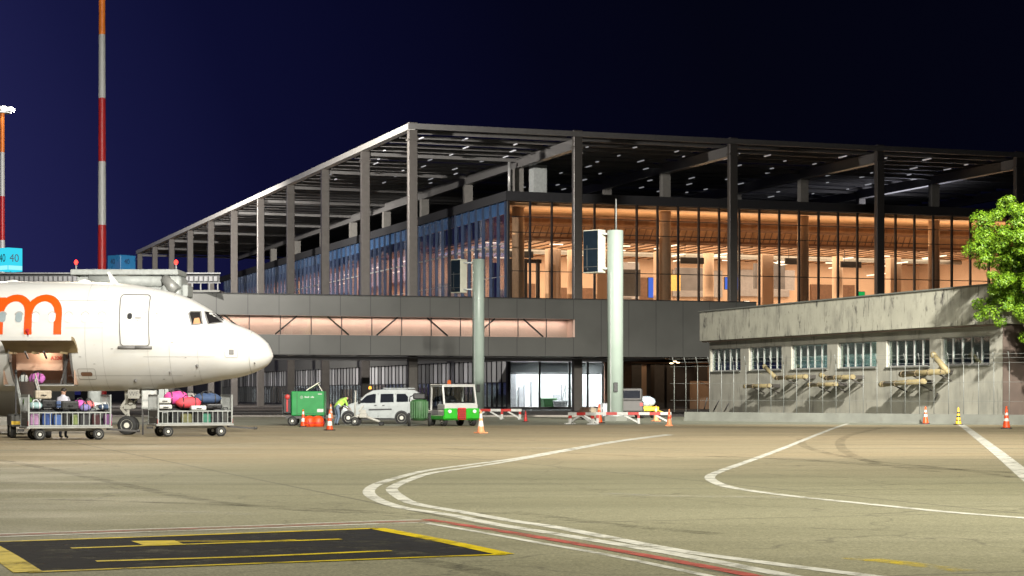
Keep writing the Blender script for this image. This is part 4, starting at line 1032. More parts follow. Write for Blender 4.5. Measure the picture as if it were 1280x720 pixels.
# ------------------------------------------------------------------ baggage carts
CL,CW=2.85,1.5
def make_cart(label,loc,rz):
    c=thing('baggage_cart',label,'baggage cart',loc,rz,'baggage carts beside the aircraft')
    hx,hy=CL/2,CW/2
    q=MB(); q.rbox(-hx-.05,hx+.05,-hy,hy,.4,.47,.015,1); q.box(-hx+.3,hx-.3,-.3,.3,.3,.395); q.build('platform','steel',c)
    for s in (-1,1):
        q=MB(); y=s*(hy-.03)
        for z in (.5,.95): q.bar((-hx+.06,y,z),(hx-.06,y,z),.04,.045)
        n=15
        for k in range(1,n): q.bar((-hx+CL*k/n,y,.52),(-hx+CL*k/n,y,.93),.028,.028)
        q.build('side_rail','galv',c)
    for s in (-1,1):
        q=MB(); x=s*(hx-.03)
        for y in (-hy+.03,hy-.03): q.bar((x,y,.47),(x,y,1.56),.055,.055)
        q.bar((x,-hy,1.54),(x,hy,1.54),.04,.05); q.bar((x,-hy,.98),(x,hy,.98),.04,.04)
        for k in range(1,12): q.bar((x,-hy+CW*k/12,.98),(x,-hy+CW*k/12,1.53),.018,.018)
        e_=q.build('end_gate','galv',c)
        q=MB()
        for z in (.5,.74): q.box(x-.015,x+.015,-hy+.08,hy-.08,z,z+.21)
        q.build('end_panel','dgrey',e_)
        q=MB(); q.box(x+s*.02,x+s*.03,-hy-.01,-hy+.09,.5,.66); q.build('reflector','mast_red',e_)
    for x in (-hx+.42,hx-.42):
        for y in (-hy+.15,hy-.15): wheel_parts(c,x,y,.2,.2,.13)
    q=MB(); q.bar((hx,0,.36),(hx+1.1,0,.28),.09,.07); q.cyl((hx+1.1,0,.24),(hx+1.1,0,.34),.07,.07,10); q.build('tow_hitch','dsteel',c)
    q=MB(); q.bar((-hx,0,.34),(-hx-.22,0,.34),.12,.08); q.build('rear_hitch','dsteel',c)
    return c
M['dgrey']=mat('dark_grey_board',(.1,.1,.095),.6,var=.15)
CR=R(24)
def corner(px,Y,rz): 
    p=Vector(((px-640)/F*Y,Y,0)); return p+Vector((math.cos(rz)*CL/2-math.sin(rz)*CW/2,math.sin(rz)*CL/2+math.cos(rz)*CW/2,0))
C1=corner(35,66.2,CR); C2=corner(197,71.6,CR)
cart1=make_cart('galvanised baggage cart loaded with luggage below the open cargo door',tuple(C1),CR)
cart2=copy_tree(cart1); cart2.location=C2; cart2['label']='galvanised baggage cart with pink, red and navy bags under the aircraft nose'
def on(C,x,y,z): 
    return (C.x+math.cos(CR)*x-math.sin(CR)*y, C.y+math.sin(CR)*x+math.cos(CR)*y, z)
LUG='luggage on the baggage carts'
_mc={}
def cm(c,rough=.45):
    g_=.3*c[0]+.5*c[1]+.2*c[2]; c=tuple(.8*v+.2*g_ for v in c)
    k=(c,rough)
    if k not in _mc: _mc[k]=mat('luggage_%d'%len(_mc),c,rough,var=.18,scale=6)
    return _mc[k]
def suitcase(label,c,loc,size,rz=CR,lying=False,group=LUG):
    w_,d,h=size
    s=thing('suitcase',label,'suitcase',loc,rz,group); m=cm(c,.4)
    q=MB(); q.rbox(-w_/2,w_/2,-d/2,d/2,.03,h,min(.05,d/4),2)
    for k in (-.28,0,.28): q.rbox(w_*k-.025,w_*k+.025,-d/2-.008,d/2+.008,.07,h-.05,.006,1)
    q.build('shell',m,s)
    q=MB()
    if lying: q.tube([(-.09,-d/2,h*.5),(-.08,-d/2-.045,h*.5),(.08,-d/2-.045,h*.5),(.09,-d/2,h*.5)],.014,6)
    else: q.tube([(-.09,0,h),(-.08,0,h+.05),(.08,0,h+.05),(.09,0,h)],.014,6)
    q.build('handle','black',s)
    for x in (-w_*.4,w_*.4):
        for y in (-d*.32,d*.32):
            q=MB(); q.cyl((x-.02,y,.022),(x+.02,y,.022),.026,.026,8); q.build('wheel','rubber',s)
    q=MB(); q.box(-w_/2-.003,w_/2+.003,-.006,.006,.04,h+.003); q.build('zip_seam','black',s)
    return s
def duffel(label,c,loc,size,rz=CR,seed=1,group=LUG,c2=None):
    w_,d,h=size; s=thing('soft_bag',label,'bag',loc,rz,group); r_=random.Random(seed)
    q=MB(); q.smooth=True; rings=[]; n=14
    for k in range(9):
        u=-1+2*k/8; f=(1-abs(u)**3.5)**.5 if abs(u)<1 else .12; f=max(f,.3); rg=[]
        for i in range(n):
            a=2*math.pi*i/n; rr=1+r_.uniform(-.12,.12)
            rg.append((u*w_/2+r_.uniform(-.012,.012),d/2*f*math.cos(a)*rr,h/2+h/2*f*math.sin(a)*(rr if math.sin(a)>0 else 1)))
        rings.append(rg)
    q.ring(rings); q.build('bag_body',cm(c,.75),s)
    q=MB()
    for y in (-d*.2,d*.2): q.tube([(-w_*.22,y,h*.94),(-w_*.12,y*.6,h+.07),(w_*.12,y*.6,h+.07),(w_*.22,y,h*.94)],.014,6)
    q.build('handle',cm(c2 or (.03,.03,.03),.7),s)
    q=MB(); 
    for x in (-w_*.24,w_*.24): q.ring([[(x-.02,d*.515*math.cos(2*math.pi*i/14),h/2+h*.515*math.sin(2*math.pi*i/14)) for i in range(14)],[(x+.02,d*.515*math.cos(2*math.pi*i/14),h/2+h*.515*math.sin(2*math.pi*i/14)) for i in range(14)]],cap=False)
    q.build('strap',cm(c2 or (.03,.03,.03),.7),s)
    return s
X1=lambda px:-CL/2+(px-35)/33.6
F1=.475
# first cart: lower layer behind the rail
for px,c,w_,h,lb in ((44,(.42,.2,.4),.3,.42,'small lilac suitcase standing at the left end of the loaded cart'),
    (58,(.02,.07,.28),.34,.5,'dark blue suitcase behind the rail, beside the lilac case'),
    (70,(.04,.13,.42),.3,.48,'brighter blue suitcase behind the rail of the left cart'),
    (80,(.025,.025,.025),.28,.5,'black upright suitcase behind the rail beside the blue ones'),
    (90,(.2,.26,.06),.22,.46,'narrow lime suitcase in the middle of the left cart'),
    (101,(.03,.03,.035),.36,.5,'charcoal suitcase behind the rail, right of the lime case'),
    (114,(.07,.02,.025),.26,.48,'maroon suitcase behind the rail near the right post'),
    (128,(.2,.06,.22),.3,.5,'purple suitcase at the right end of the left cart')):
    suitcase(lb,c,on(C1,X1(px),-.48+rng.uniform(-.05,.03),F1),(w_*rng.uniform(.85,1.05),.24,h*rng.uniform(.8,1.12)),CR+R(rng.uniform(-5,5)))
suitcase('big black suitcase filling the middle back of the left cart',(.02,.02,.022),on(C1,-.35,.15,F1),(1.9,.6,.6))
suitcase('dark grey suitcase filling the right back of the left cart',(.06,.06,.065),on(C1,.98,.15,F1),(.75,.6,.56))
# upper layer
T=F1+.6
duffel('teal and white bag lying at the left end of the left cart pile',(.25,.42,.42),on(C1,X1(47),-.2,T-.02),(.46,.36,.26),seed=2,c2=(.7,.7,.7))
suitcase('black suitcase lying under the beige case on the left cart',(.018,.018,.02),on(C1,X1(62),-.12,T),(.5,.4,.31),lying=True)
suitcase('beige suitcase on top of the left cart pile',(.42,.35,.25),on(C1,X1(56),-.02,T+.31),(.56,.4,.33),lying=True)
suitcase('large black suitcase lying in front of the worker in the pale shirt',(.03,.03,.03),on(C1,X1(85),-.36,T-.06),(.58,.3,.33),lying=True)
duffel('green bag behind the beige case on the left cart',(.12,.28,.06),on(C1,X1(42),.25,T+.1),(.4,.36,.3),seed=3)
suitcase('small blue suitcase squeezed between the two black ones',(.05,.1,.25),on(C1,X1(71.5),-.4,T),(.16,.25,.28),lying=True)
duffel('magenta bag beside the coral one on the left cart',(.75,.06,.5),on(C1,X1(98),-.15,T),(.44,.36,.3),seed=4)
duffel('coral red bag on the left cart',(.8,.12,.14),on(C1,X1(108),-.2,T),(.4,.34,.28),seed=5)
duffel('violet bag in front of the magenta bag on the left cart',(.22,.18,.5),on(C1,X1(102),-.52,T-.08),(.36,.24,.24),seed=6)
suitcase('flat white suitcase at the right of the left cart pile',(.65,.66,.64),on(C1,X1(121),.05,T+.02),(.54,.34,.2),lying=True)
duffel('navy bag with white patch lying at the right end of the left cart',(.04,.08,.16),on(C1,X1(126),-.36,T-.04),(.46,.3,.2),seed=7,c2=(.6,.6,.6))
# second cart
X2=lambda px:-CL/2+(px-197)/31.6
for px,c,w_,h,lb in ((207,(.03,.035,.03),.3,.5,'dark suitcase at the left end of the right cart behind its rail'),
    (219,(.018,.02,.022),.32,.48,'black suitcase behind the rail, left of the olive one'),
    (233,(.16,.16,.05),.4,.34,'olive box shaped suitcase behind the rail of the right cart'),
    (247,(.02,.02,.02),.3,.5,'black suitcase between the olive and the green ones'),
    (257,(.02,.2,.12),.34,.42,'green suitcase behind the rail of the right cart'),
    (270,(.025,.025,.03),.32,.5,'black suitcase near the right end of the right cart'),
    (280,(.07,.07,.065),.2,.5,'grey suitcase against the right end gate of the right cart')):
    suitcase(lb,c,on(C2,X2(px),-.48+rng.uniform(-.05,.03),F1),(w_*rng.uniform(.85,1.05),.24,h*rng.uniform(.8,1.12)),CR+R(rng.uniform(-5,5)))
suitcase('big dark suitcase filling the back of the right cart',(.025,.025,.028),on(C2,-.2,.15,F1),(1.9,.6,.58))
suitcase('dark green grey suitcase at the back right of the right cart',(.05,.06,.055),on(C2,.98,.15,F1),(.6,.6,.58))
suitcase('silver suitcase lying at the bottom left of the right cart pile',(.48,.48,.45),on(C2,X2(208),-.4,F1+.52),(.5,.36,.2),lying=True)
suitcase('silver suitcase lying on top of the other silver one',(.5,.5,.46),on(C2,X2(207),-.38,F1+.73),(.48,.36,.24),lying=True)
duffel('magenta soft bag heaped on the right cart',(.8,.02,.32),on(C2,X2(224),-.1,F1+.72),(.9,.56,.5),seed=8)
duffel('bright red soft bag beside the magenta one on the right cart',(.8,.02,.05),on(C2,X2(237),-.3,F1+.58),(.95,.5,.42),seed=9)
duffel('black bag under the magenta one on the right cart',(.03,.028,.025),on(C2,X2(222),.1,F1+.56),(.6,.4,.28),seed=10)
duffel('navy blue soft bag on the right cart',(.03,.07,.17),on(C2,X2(262),-.05,F1+.74),(1.05,.55,.4),seed=11)
suitcase('flat white suitcase lying in the middle of the right cart',(.62,.63,.6),on(C2,X2(247),-.52,F1+.48),(.58,.3,.2),lying=True)
suitcase('flat black suitcase under the navy bag on the right cart',(.02,.02,.022),on(C2,X2(267),-.35,F1+.52),(.6,.4,.22),lying=True)
duffel('grey soft bag on top between the magenta and the navy ones',(.3,.27,.25),on(C2,X2(243),.15,F1+.78),(.6,.4,.36),seed=12)
# bags still on the way into the hold
hf=oz0+.0
duffel('purple magenta bag lying in the open cargo door',(.55,.1,.5),((47-640)/F*74.2,74.1,hf),(.6,.4,.42),0,14,None)
duffel('small white bag in the open cargo door, left of the purple one',(.6,.66,.64),((31-640)/F*74.2,74.0,hf),(.34,.3,.36),0,15,None)
# ------------------------------------------------------------------ belt loader
bl=thing('belt_loader','belt loader with an inclined conveyor reaching up to the cargo door','belt loader',(-17.7,71.2,0),R(107))
q=MB(); q.rbox(-1.9,1.3,-.72,.72,.42,.85,.05,1); q.rbox(-2.2,-1.3,-.7,-.1,.85,1.2,.04,1); q.build('chassis','dgrey',bl)
for x in (-1.3,.9):
    for y in (-.62,.62): wheel_parts(bl,x,y,.3,.3,.2)
q=MB(); q.bar((-2.3,0,.95),(2.35,0,2.0),.62,.12); q.build('conveyor_belt','black',bl)
for y in (-.36,.36):
    q=MB(); q.bar((-2.35,y,.98),(2.4,y,2.05),.07,.2); q.bar((-1.2,y,1.55),(2.2,y,2.35),.04,.04)
    for s in (.3,.55,.8,.97): q.bar((-2.35+4.7*s,y,.98+1.07*s),(-2.35+4.7*s,y,1.25+1.07*s),.035,.035)
    q.build('side_rail','stepgrey',bl)
q=MB(); q.bar((-.6,.3,.85),(.5,.3,1.6),.08,.08); q.bar((-.6,-.3,.85),(.5,-.3,1.6),.08,.08); q.build('lift_arm','yellow',bl)
q=MB(); q.bar((-2.0,.55,.85),(-2.0,.55,2.3),.06,.06); q.cyl((-2.0,.55,2.3),(-2.0,.55,2.45),.05,.04,8); q.build('post','black',bl)
q=MB(); q.box(-1.915,-1.903,-.7,.7,.5,.62); q.build('warning_stripe','yellow',bl)
# light grey equipment cabinet between the nose wheel and the second cart
ec=thing('equipment_cabinet','pale grey equipment cabinet on a stand behind the end of the right cart','cabinet',((187-640)/F*75.5,75.5,0),R(8))
q=MB(); q.rbox(-.3,.3,-.25,.25,1.0,1.75,.03,1); q.build('cabinet_body','stepgrey',ec)
q=MB(); q.box(-.26,.26,-.275,-.252,1.08,1.3); q.box(-.26,.26,-.275,-.252,1.36,1.7); q.build('cabinet_door','alu',ec)
q=MB()
for x in (-.26,.26):
    for y in (-.2,.2): q.bar((x,y,0),(x,y,1.0),.05,.05)
q.bar((-.26,-.2,.5),(.26,-.2,.5),.04,.04); q.build('stand','dsteel',ec)

# ------------------------------------------------------------------ people
def person(label,loc,rz,J,cols,hair=True,vest=None):
    """J joint positions; one continuous body grown from a skeleton; cols(bone)->material"""
    p=thing('person',label,'person',loc,rz)
    bones=[('pelvis','spine'),('spine','chest'),('chest','neck'),('neck','chin'),('chin','head')]
    rad={'pelvis':.155,'spine':.15,'chest':.165,'neck':.062,'chin':.085,'head':.095,'shL':.075,'shR':.075,'elL':.05,'elR':.05,'wrL':.033,'wrR':.033,'haL':.042,'haR':.042,'hiL':.1,'hiR':.1,'knL':.068,'knR':.068,'anL':.045,'anR':.045,'toL':.042,'toR':.042,'thL':.02,'thR':.02}
    for s in 'LR': bones+=[('chest','sh'+s),('sh'+s,'el'+s),('el'+s,'wr'+s),('wr'+s,'ha'+s),('pelvis','hi'+s),('hi'+s,'kn'+s),('kn'+s,'an'+s),('an'+s,'to'+s)]
    names=['pelvis']+[b for a,b in bones]; idx={n:i for i,n in enumerate(names)}
    me=bpy.data.meshes.new('body'); me.from_pydata([J[n] for n in names],[(idx[a],idx[b]) for a,b in bones],[])
    ob=bpy.data.objects.new('body_tmp',me); col.objects.link(ob)
    sk=ob.modifiers.new('s','SKIN'); sub=ob.modifiers.new('u','SUBSURF'); sub.levels=sub.render_levels=2
    for n,v in zip(names,me.skin_vertices[0].data): v.radius=(rad[n]*(1.25 if n in('chest','pelvis','spine') else 1),)*2; v.use_root=(n=='pelvis')
    dg=bpy.context.evaluated_depsgraph_get(); m2=bpy.data.meshes.new_from_object(ob.evaluated_get(dg)); bpy.data.objects.remove(ob)
    bm=bmesh.new(); bm.from_mesh(m2)
    mats=[]
    def mi(n):
        if n not in mats: mats.append(n)
        return mats.index(n)
    for f in bm.faces:
        c=f.calc_center_median(); best=None
        for a,b in bones:
            A=Vector(J[a]);B_2=Vector(J[b]); d=B_2-A; u=max(0,min(1,(c-A).dot(d)/max(1e-6,d.length_squared))); e_=(c-(A+d*u)).length-.5*rad[b]
            if best is None or e_<best[0]: best=(e_,a,b,u)
        f.material_index=mi(cols(best[1],best[2],best[3])); f.smooth=True
    # fingers: five tapered chains at each hand
    for s in 'LR':
        wv=Vector(J['wr'+s]);h=Vector(J['ha'+s]); d=(h-wv).normalized(); side=d.cross(Vector((0,1,0)) if abs(d.y)<.8 else Vector((1,0,0))).normalized(); up=side.cross(d)
        for k in range(5):
            ln=(.05,.075,.085,.078,.06)[k]
            b0=h+side*((k-2)*.019)+d*.02 if k else h-side*.04-d*.02
            dd=(d+up*.3).normalized() if k else (d*.6-side*.7).normalized()
            b1=b0+dd*ln*.55; b2=b1+(dd+up*.5).normalized()*ln*.5
            for a,b in ((b0,b1),(b1,b2)):
                r_=bmesh.ops.create_cone(bm,cap_ends=True,segments=6,radius1=.0095,radius2=.008,depth=(b-a).length,matrix=Matrix.Translation((a+b)/2)@(b-a).to_track_quat('Z','Y').to_matrix().to_4x4())
                for v in r_['verts']:
                    for f in v.link_faces: f.material_index=mi('skin'); f.smooth=True
    # face: nose, brows and ears on the head
    for n in mats: m2.materials.append(M[n])
    bm.to_mesh(m2); bm.free()
    o_=bpy.data.objects.new('body',m2); col.objects.link(o_); o_.parent=p
    hd=Vector(J['head']); ch=Vector(J['chin']); up=(hd-ch).normalized(); fw=Vector(J.get('face',(0,-1,0))).normalized(); rt=up.cross(fw)
    q=MB(); q.smooth=True
    c=ch+up*.07
    q.ell(c+fw*.1-up*.0,.016,.02,.026,8,6)
    for s in (-1,1): q.ell(c+rt*.093*s,.014,.02,.034,8,6)
    q.build('face_features','skin',o_)
    q=MB()
    for s in (-1,1): q.ell(c+fw*.087+up*.03+rt*.035*s,.012,.012,.009,8,6)
    q.build('eyes','hair',o_)
    q=MB(); q.smooth=True; q.ell(hd-up*.005-fw*.022,.104,.108,.1,14,8,.03); q.build('hair','hair',o_)
    return p,o_
J1=dict(pelvis=(0,0,.95),spine=(0,.01,1.12),chest=(0,.02,1.36),neck=(0,0,1.52),chin=(0,-.02,1.6),head=(0,-.02,1.72),
  shL=(.19,0,1.43),shR=(-.19,0,1.43),elL=(.25,-.08,1.16),elR=(-.25,-.08,1.16),wrL=(.2,-.3,1.06),wrR=(-.2,-.3,1.06),haL=(.17,-.38,1.06),haR=(-.17,-.38,1.06),
  hiL=(.1,0,.9),hiR=(-.1,0,.9),knL=(.11,-.01,.5),knR=(-.11,-.01,.5),anL=(.11,.02,.08),anR=(-.11,.02,.08),toL=(.12,-.13,.045),toR=(-.12,-.13,.045),face=(0,1,0))
def cA(a,b,u):
    if b in('head',) or (b=='chin' and u>.3): return 'skin'
    if b[:2]=='ha' or (b[:2]=='wr' ): return 'skin'
    if b[:2] in('to',) : return 'black'
    if b[:2] in('hi','kn','an'): return 'trouser'
    return 'shirt'
P1=person('dark haired worker in a pale lilac shirt standing behind the left cart',((79-640)/F*69.3,69.3,0),R(160),J1,cA)
def cB(a,b,u):
    if b in('head',) or (b=='chin' and u>.4): return 'skin'
    if b[:2]=='ha': return 'skin'
    if b[:2]=='to': return 'black'
    if b[:2] in('hi','kn','an'): return 'jeans'
    if b in('spine',) and u>.55: return 'reflective'
    if b[:2] in('el','wr') : return 'greywall' if b[:2]=='wr' else 'hivis'
    return 'hivis'
J2=dict(pelvis=(0,0,.93),spine=(.0,-.13,1.08),chest=(0,-.34,1.27),neck=(0,-.47,1.36),chin=(0,-.56,1.36),head=(0,-.66,1.32),
  shL=(.2,-.36,1.3),shR=(-.2,-.36,1.3),elL=(.27,-.45,1.02),elR=(-.27,-.45,1.02),wrL=(.16,-.62,.86),wrR=(-.16,-.62,.86),haL=(.14,-.69,.81),haR=(-.14,-.69,.81),
  hiL=(.12,.02,.88),hiR=(-.12,.02,.88),knL=(.14,-.06,.48),knR=(-.14,-.06,.48),anL=(.15,.06,.08),anR=(-.15,.06,.08),toL=(.16,-.09,.045),toR=(-.16,-.09,.045),face=(0,-.6,-1))
P2=person('bending worker in a yellow green vest and blue jeans beside the white van',((421-640)/F*98,98,0),R(118),J2,cB)
# ------------------------------------------------------------------ white van (facing left)
VY=103.5; VS=F/VY
def vx(px): return (px-640)/F*VY
van=thing('passenger_van','white high roofed van with dark windows parked in front of the terminal','van',(vx(477),VY+.1,0),0)
VX=vx(477)
prof=[(427,522),(428,513),(432,507.5),(441,504),(449,502),(458,493),(467,488.2),(480,486.8),(505,486.6),(519,487.6),(524,491),(527,503),(527.5,516),(526,523)]
pv=[(vx(a)-VX,EYE+(HZ-b)/F*VY) for a,b in prof]
def vw(z): return .88 if z<1.02 else .88-.2*((z-1.02)/.85)
q=MB(); n=len(pv); vs=[]
for y,sc_ in ((-1,.97),(-1,1),(1,1),(1,.97)):
    for x,z in pv:
        cz=.95; k=1 if sc_==1 else .985
        vs.append((x*k if sc_!=1 else x*.999, y*(vw(z)-(0 if sc_!=1 else .05)), (z-cz)*k+cz))
q.smooth=True
idx=[list(range(i*n,(i+1)*n)) for i in range(4)]
q.add(vs,[])
o0=0
for a,b in ((0,1),(1,2),(2,3)):
    for i in range(n): q.f.append([idx[a][i],idx[a][(i+1)%n],idx[b][(i+1)%n],idx[b][i]]); q.m.append(0); q.sm.append(True)
q.f.append(idx[0]); q.m.append(0); q.sm.append(False); q.f.append(idx[3][::-1]); q.m.append(0); q.sm.append(False)
body=q.build('body','vanwhite',van)
def vpatch(name,poly,m,out=.012,parent=van,side=-1):
    q=MB(); vs=[]
    for px,py in poly:
        x=vx(px)-VX; z=EYE+(HZ-py)/F*VY; vs.append((x*.985,side*(vw(z)+out),(z-.95)*.985+.95))
    q.add(vs,[tuple(range(len(vs)))]); return q.build(name,m,parent)
M['vglass']=mat('van_glass',(.012,.014,.02),.08,var=.1,coat=.5)
for s in (-1,1):
    for poly in ([(449.5,503.5),(459.5,494.2),(467.8,492.2),(471,492.3),(470.5,503.5)],[(476.5,503),(477,492.2),(493,492),(493.5,502.5)],[(497,502.2),(497,492),(508,492),(511.5,496),(511.5,502.2)]):
        wn=vpatch('side_window',poly,'vglass',.012,van,s)
    vpatch('door_trim',[(462,511.2),(491,510.6),(491,512.4),(462,513)],'black',.014,van,s); vpatch('sill_trim',[(446,523.4),(496,523.4),(496,525),(446,525)],'black',.014,van,s)
    for px in (473.5,495): vpatch('door_gap',[(px,491),(px+.5,491),(px+.5,522),(px,522)],'joint',.013,van,s)
    for px in (469,479): vpatch('door_handle',[(px,506.2),(px+3,506),(px+3,507.1),(px,507.3)],'black',.02,van,s)
    vpatch('headlight',[(429,512.5),(433,508),(437,508),(434,513.5)],'lampglass',.014,van,s); vpatch('tail_light',[(523.5,500),(526,500),(526.6,511),(524.5,511)],'mast_red',.014,van,s)
    q=MB(); q.rbox(vx(451)-VX-.06,vx(451)-VX+.08,s*1.0-.1,s*1.0+.1,1.1,1.28,.03,1); q.build('mirror','black',van)
for px in (437,503):
    x=vx(px)-VX
    for y in (-.83,.83):
        wheel_parts(van,x,y,.32,.32,.2,rimr=.68)
        q=MB(); s=1 if y>0 else -1
        q.cyl((x,s*.84,.34),(x,s*.886,.34),.37,.37,24); q.build('wheel_arch','black',van)
q=MB(); wsA=[(450.2,502.4),(458.8,494),(464.5,490.6)]
pts=[(vx(a)-VX-.02,EYE+(HZ-b)/F*VY+.012) for a,b in wsA]
q.ring([[(x,-vw(z)+.1,z) for x,z in pts],[(x,vw(z)-.1,z) for x,z in pts]],closed=False,cap=False); q.build('windscreen','vglass',van)
q=MB(); q.rbox(vx(427)-VX-.06,vx(431)-VX,-.78,.78,.3,.52,.04,1); q.build('bumper','black',van)
M['amber']=lamp('amber_beacon',(1,.35,.04),3.5)
q=MB(); q.smooth=True; q.lathe([(.1,0),(.1,.03),(.08,.05)],(0,0,0),12); bc=q.build('beacon_base','black',van,(vx(463)-VX,-.35,1.79)); q=MB(); q.smooth=True; q.lathe([(.075,.05),(.075,.15),(.05,.19),(.01,.2)],(0,0,0),12); q.build('beacon_lens','amber',bc)
q=MB(); q.box(vx(480)-VX,vx(518)-VX,-.6,-.57,1.86,1.9); q.box(vx(480)-VX,vx(518)-VX,.57,.6,1.86,1.9); q.build('roof_rail','vanwhite',van)

# ------------------------------------------------------------------ apron tractor, front three quarter
TY=95.5; trk=thing('apron_tractor','small white and bright green apron tractor with an open cab, front to the camera','tractor',((565.5-640)/F*TY,TY+.9,0),R(24)); trk.scale=(1.06,1.1,1)
q=MB(); q.rbox(-.86,.86,-1.0,1.3,.5,.78,.04,1); q.rbox(-.84,.84,-1.0,-.1,.78,1.08,.05,2); q.build('body','white',trk)
q=MB(); q.rbox(-.88,-.22,-1.06,-.98,.36,.88,.03,1); q.rbox(.22,.88,-1.06,-.98,.36,.88,.03,1); q.rbox(-.9,-.87,-1.0,1.3,.34,.52,.012,1); q.rbox(.87,.9,-1.0,1.3,.34,.52,.012,1); q.rbox(-.87,.87,-.97,1.3,.3,.49,.03,1); q.build('bumper','lime',trk)
for x in (-.62,.62):
    q=MB(); q.smooth=True; q.cyl((x,-1.11,.73),(x,-1.06,.73),.085,.09,14); q.build('headlight','lampglass',trk)
q=MB(); q.rbox(-.2,.2,-1.09,-1.0,.32,.9,.02,1)
gg=q.build('grille','red',trk); q=MB()
for k in range(5): q.box(-.17,.17,-1.1,-1.092,.38+k*.1,.42+k*.1)
q.build('grille_bars','black',gg)
q=MB()
for x in (-.8,.8): q.bar((x,-.85,1.05),(x*.98,-.62,2.0),.08,.08); q.bar((x,.75,.78),(x*.98,.7,2.0),.08,.08); q.bar((x*.98,-.62,1.98),(x*.98,.72,1.98),.07,.07)
q.bar((-.8,-.62,1.98),(.8,-.62,1.98),.07,.09); q.bar((-.82,-.85,1.1),(.82,-.85,1.1),.06,.06)
q.rbox(-.84,.84,-.68,.78,2.0,2.06,.02,1); q.box(-.05,.05,-.7,-.66,1.98,2.0)
cab=q.build('cab','white',trk)
q=MB(); q.add([(-.74,-.82,1.15),(.74,-.82,1.15),(.74,-.66,1.93),(-.74,-.66,1.93)],[(0,1,2,3)]); q.build('windscreen','clear',cab)
q=MB(); q.bar((.2,-.85,1.16),(.1,-.74,1.7),.02,.02); q.build('wiper','black',cab)
q=MB(); q.add([(-.74,.72,1.2),(.74,.72,1.2),(.74,.7,1.93),(-.74,.7,1.93)],[(0,1,2,3)]); q.build('rear_window','darkglass',cab)
q=MB(); q.rbox(-.3,.3,.2,.65,.8,1.0,.04,1); q.rbox(-.3,.3,.55,.68,1.0,1.5,.04,1); q.build('seat','black',trk)
q=MB(); q.smooth=True; q.lathe([(.02,.0),(.19,.0),(.19,.03),(.02,.03)],(0,0,0),14); sw=q.build('steering_wheel','black',trk,(-.1,-.15,1.3)); sw.rotation_euler=(R(35),0,0)
q=MB(); q.rbox(-.75,.75,-.8,-.45,1.08,1.2,.03,1); q.build('dashboard','black',trk)
q=MB(); q.rbox(-.87,-.862,-.3,.5,.55,.78,.002,1); q.build('side_plate','greywall',trk)
for x in (-.72,.72):
    for y in (-.62,.85): wheel_parts(trk,x,y,.28,.28,.2,axis='x')
M['beac']=lamp('tractor_beacon',(1,.2,.05),.8)
q=MB(); q.smooth=True; q.lathe([(.09,2.06),(.09,2.12),(.08,2.24),(.02,2.28)],(-.15,.1,0),12); q.build('beacon','beac',trk)
# ------------------------------------------------------------------ dark green ribbed trolley between van and tractor
dg=thing('hose_trolley','dark green ribbed trolley on two tall wheels between the van and the tractor','trolley',((524-640)/F*95.2,95.2,0),R(4))
q=MB(); q.smooth=True; q.lathe([(.3,.28),(.4,.4),(.42,.8),(.42,1.2),(.36,1.3),(.1,1.32)],(0,0,0),20); tb=q.build('tank','dgreen',dg)
q=MB()
for k in range(20):
    a=2*math.pi*k/20; q.bar((.425*math.cos(a),.425*math.sin(a),.4),(.425*math.cos(a),.425*math.sin(a),1.22),.045,.045)
q.build('ribs','dgreen',tb)
for x in (-.5,.5): wheel_parts(dg,x,-.1,.33,.33,.14,axis='x')
q=MB(); q.cyl((-.5,-.1,.33),(.5,-.1,.33),.04,.04,8); q.build('axle','dsteel',dg)
q=MB(); q.rbox(-.3,.3,-.2,.2,1.32,1.62,.05,1); q.tube([(-.3,0,1.5),(-.45,0,1.45),(-.48,0,1.2)],.03,6); q.build('hose_reel','black',dg)
# ------------------------------------------------------------------ green ground power unit
UY=96.5; ux=lambda px:(px-640)/F*UY
gpu=thing('ground_power_unit','green box shaped ground power unit with its lid propped open','ground power unit',(ux(384),UY+.6,0),0)
UX=ux(384)
a0,a1=ux(364)-UX,ux(405)-UX
q=MB(); q.rbox(a0,a1,-.6,.6,.5,1.72,.05,2); bd=q.build('housing','green',gpu)
q=MB(); q.box(a0+.28,a0+.3,-.606,-.602,.55,1.68); q.box(a0+.32,a1-.06,-.606,-.602,.6,.612); q.build('panel_gap','joint',bd)
q=MB(); q.rbox(a1-.34,a1-.03,-.615,-.603,.68,.84,.004,1); q.build('label_plate','white',bd)
q=MB(); cx,cz=a0+.52,1.42
for k in range(8):
    a=k*math.pi/4; q.bar((cx+.02*math.cos(a),-.607,cz+.02*math.sin(a)),(cx+.085*math.cos(a),-.607,cz+.085*math.sin(a)),.012,.03,(0,1,0))
for k in range(8):
    if k!=4: q.box(cx+.15+k*.06,cx+.19+k*.06,-.61,-.604,cz-.03,cz+.03+(.03 if k%3==0 else 0))
q.box(a1-.3,a1-.1,-.61,-.604,1.56,1.6)
q.build('lettering','white',bd)
q=MB(); q.add([(a0+.75,-.5,1.74),(a0+1.35,-.5,2.12),(a0+1.35,.5,2.12),(a0+.75,.5,1.74),(a0+.73,-.5,1.78),(a0+1.33,-.5,2.16),(a0+1.33,.5,2.16),(a0+.73,.5,1.78)],[(0,3,2,1),(4,5,6,7),(0,1,5,4),(1,2,6,5),(2,3,7,6),(3,0,4,7)]); q.bar((a1-.1,-.45,1.72),(a0+1.3,-.45,2.1),.03,.03); q.build('lid','boxgrey',gpu)
q=MB(); q.rbox(a0-.42,a0-.002,-.55,.55,.6,1.6,.04,1); q.box(a0-.45,a0-.41,-.5,.5,.55,1.7); q.build('end_panel','black',gpu)
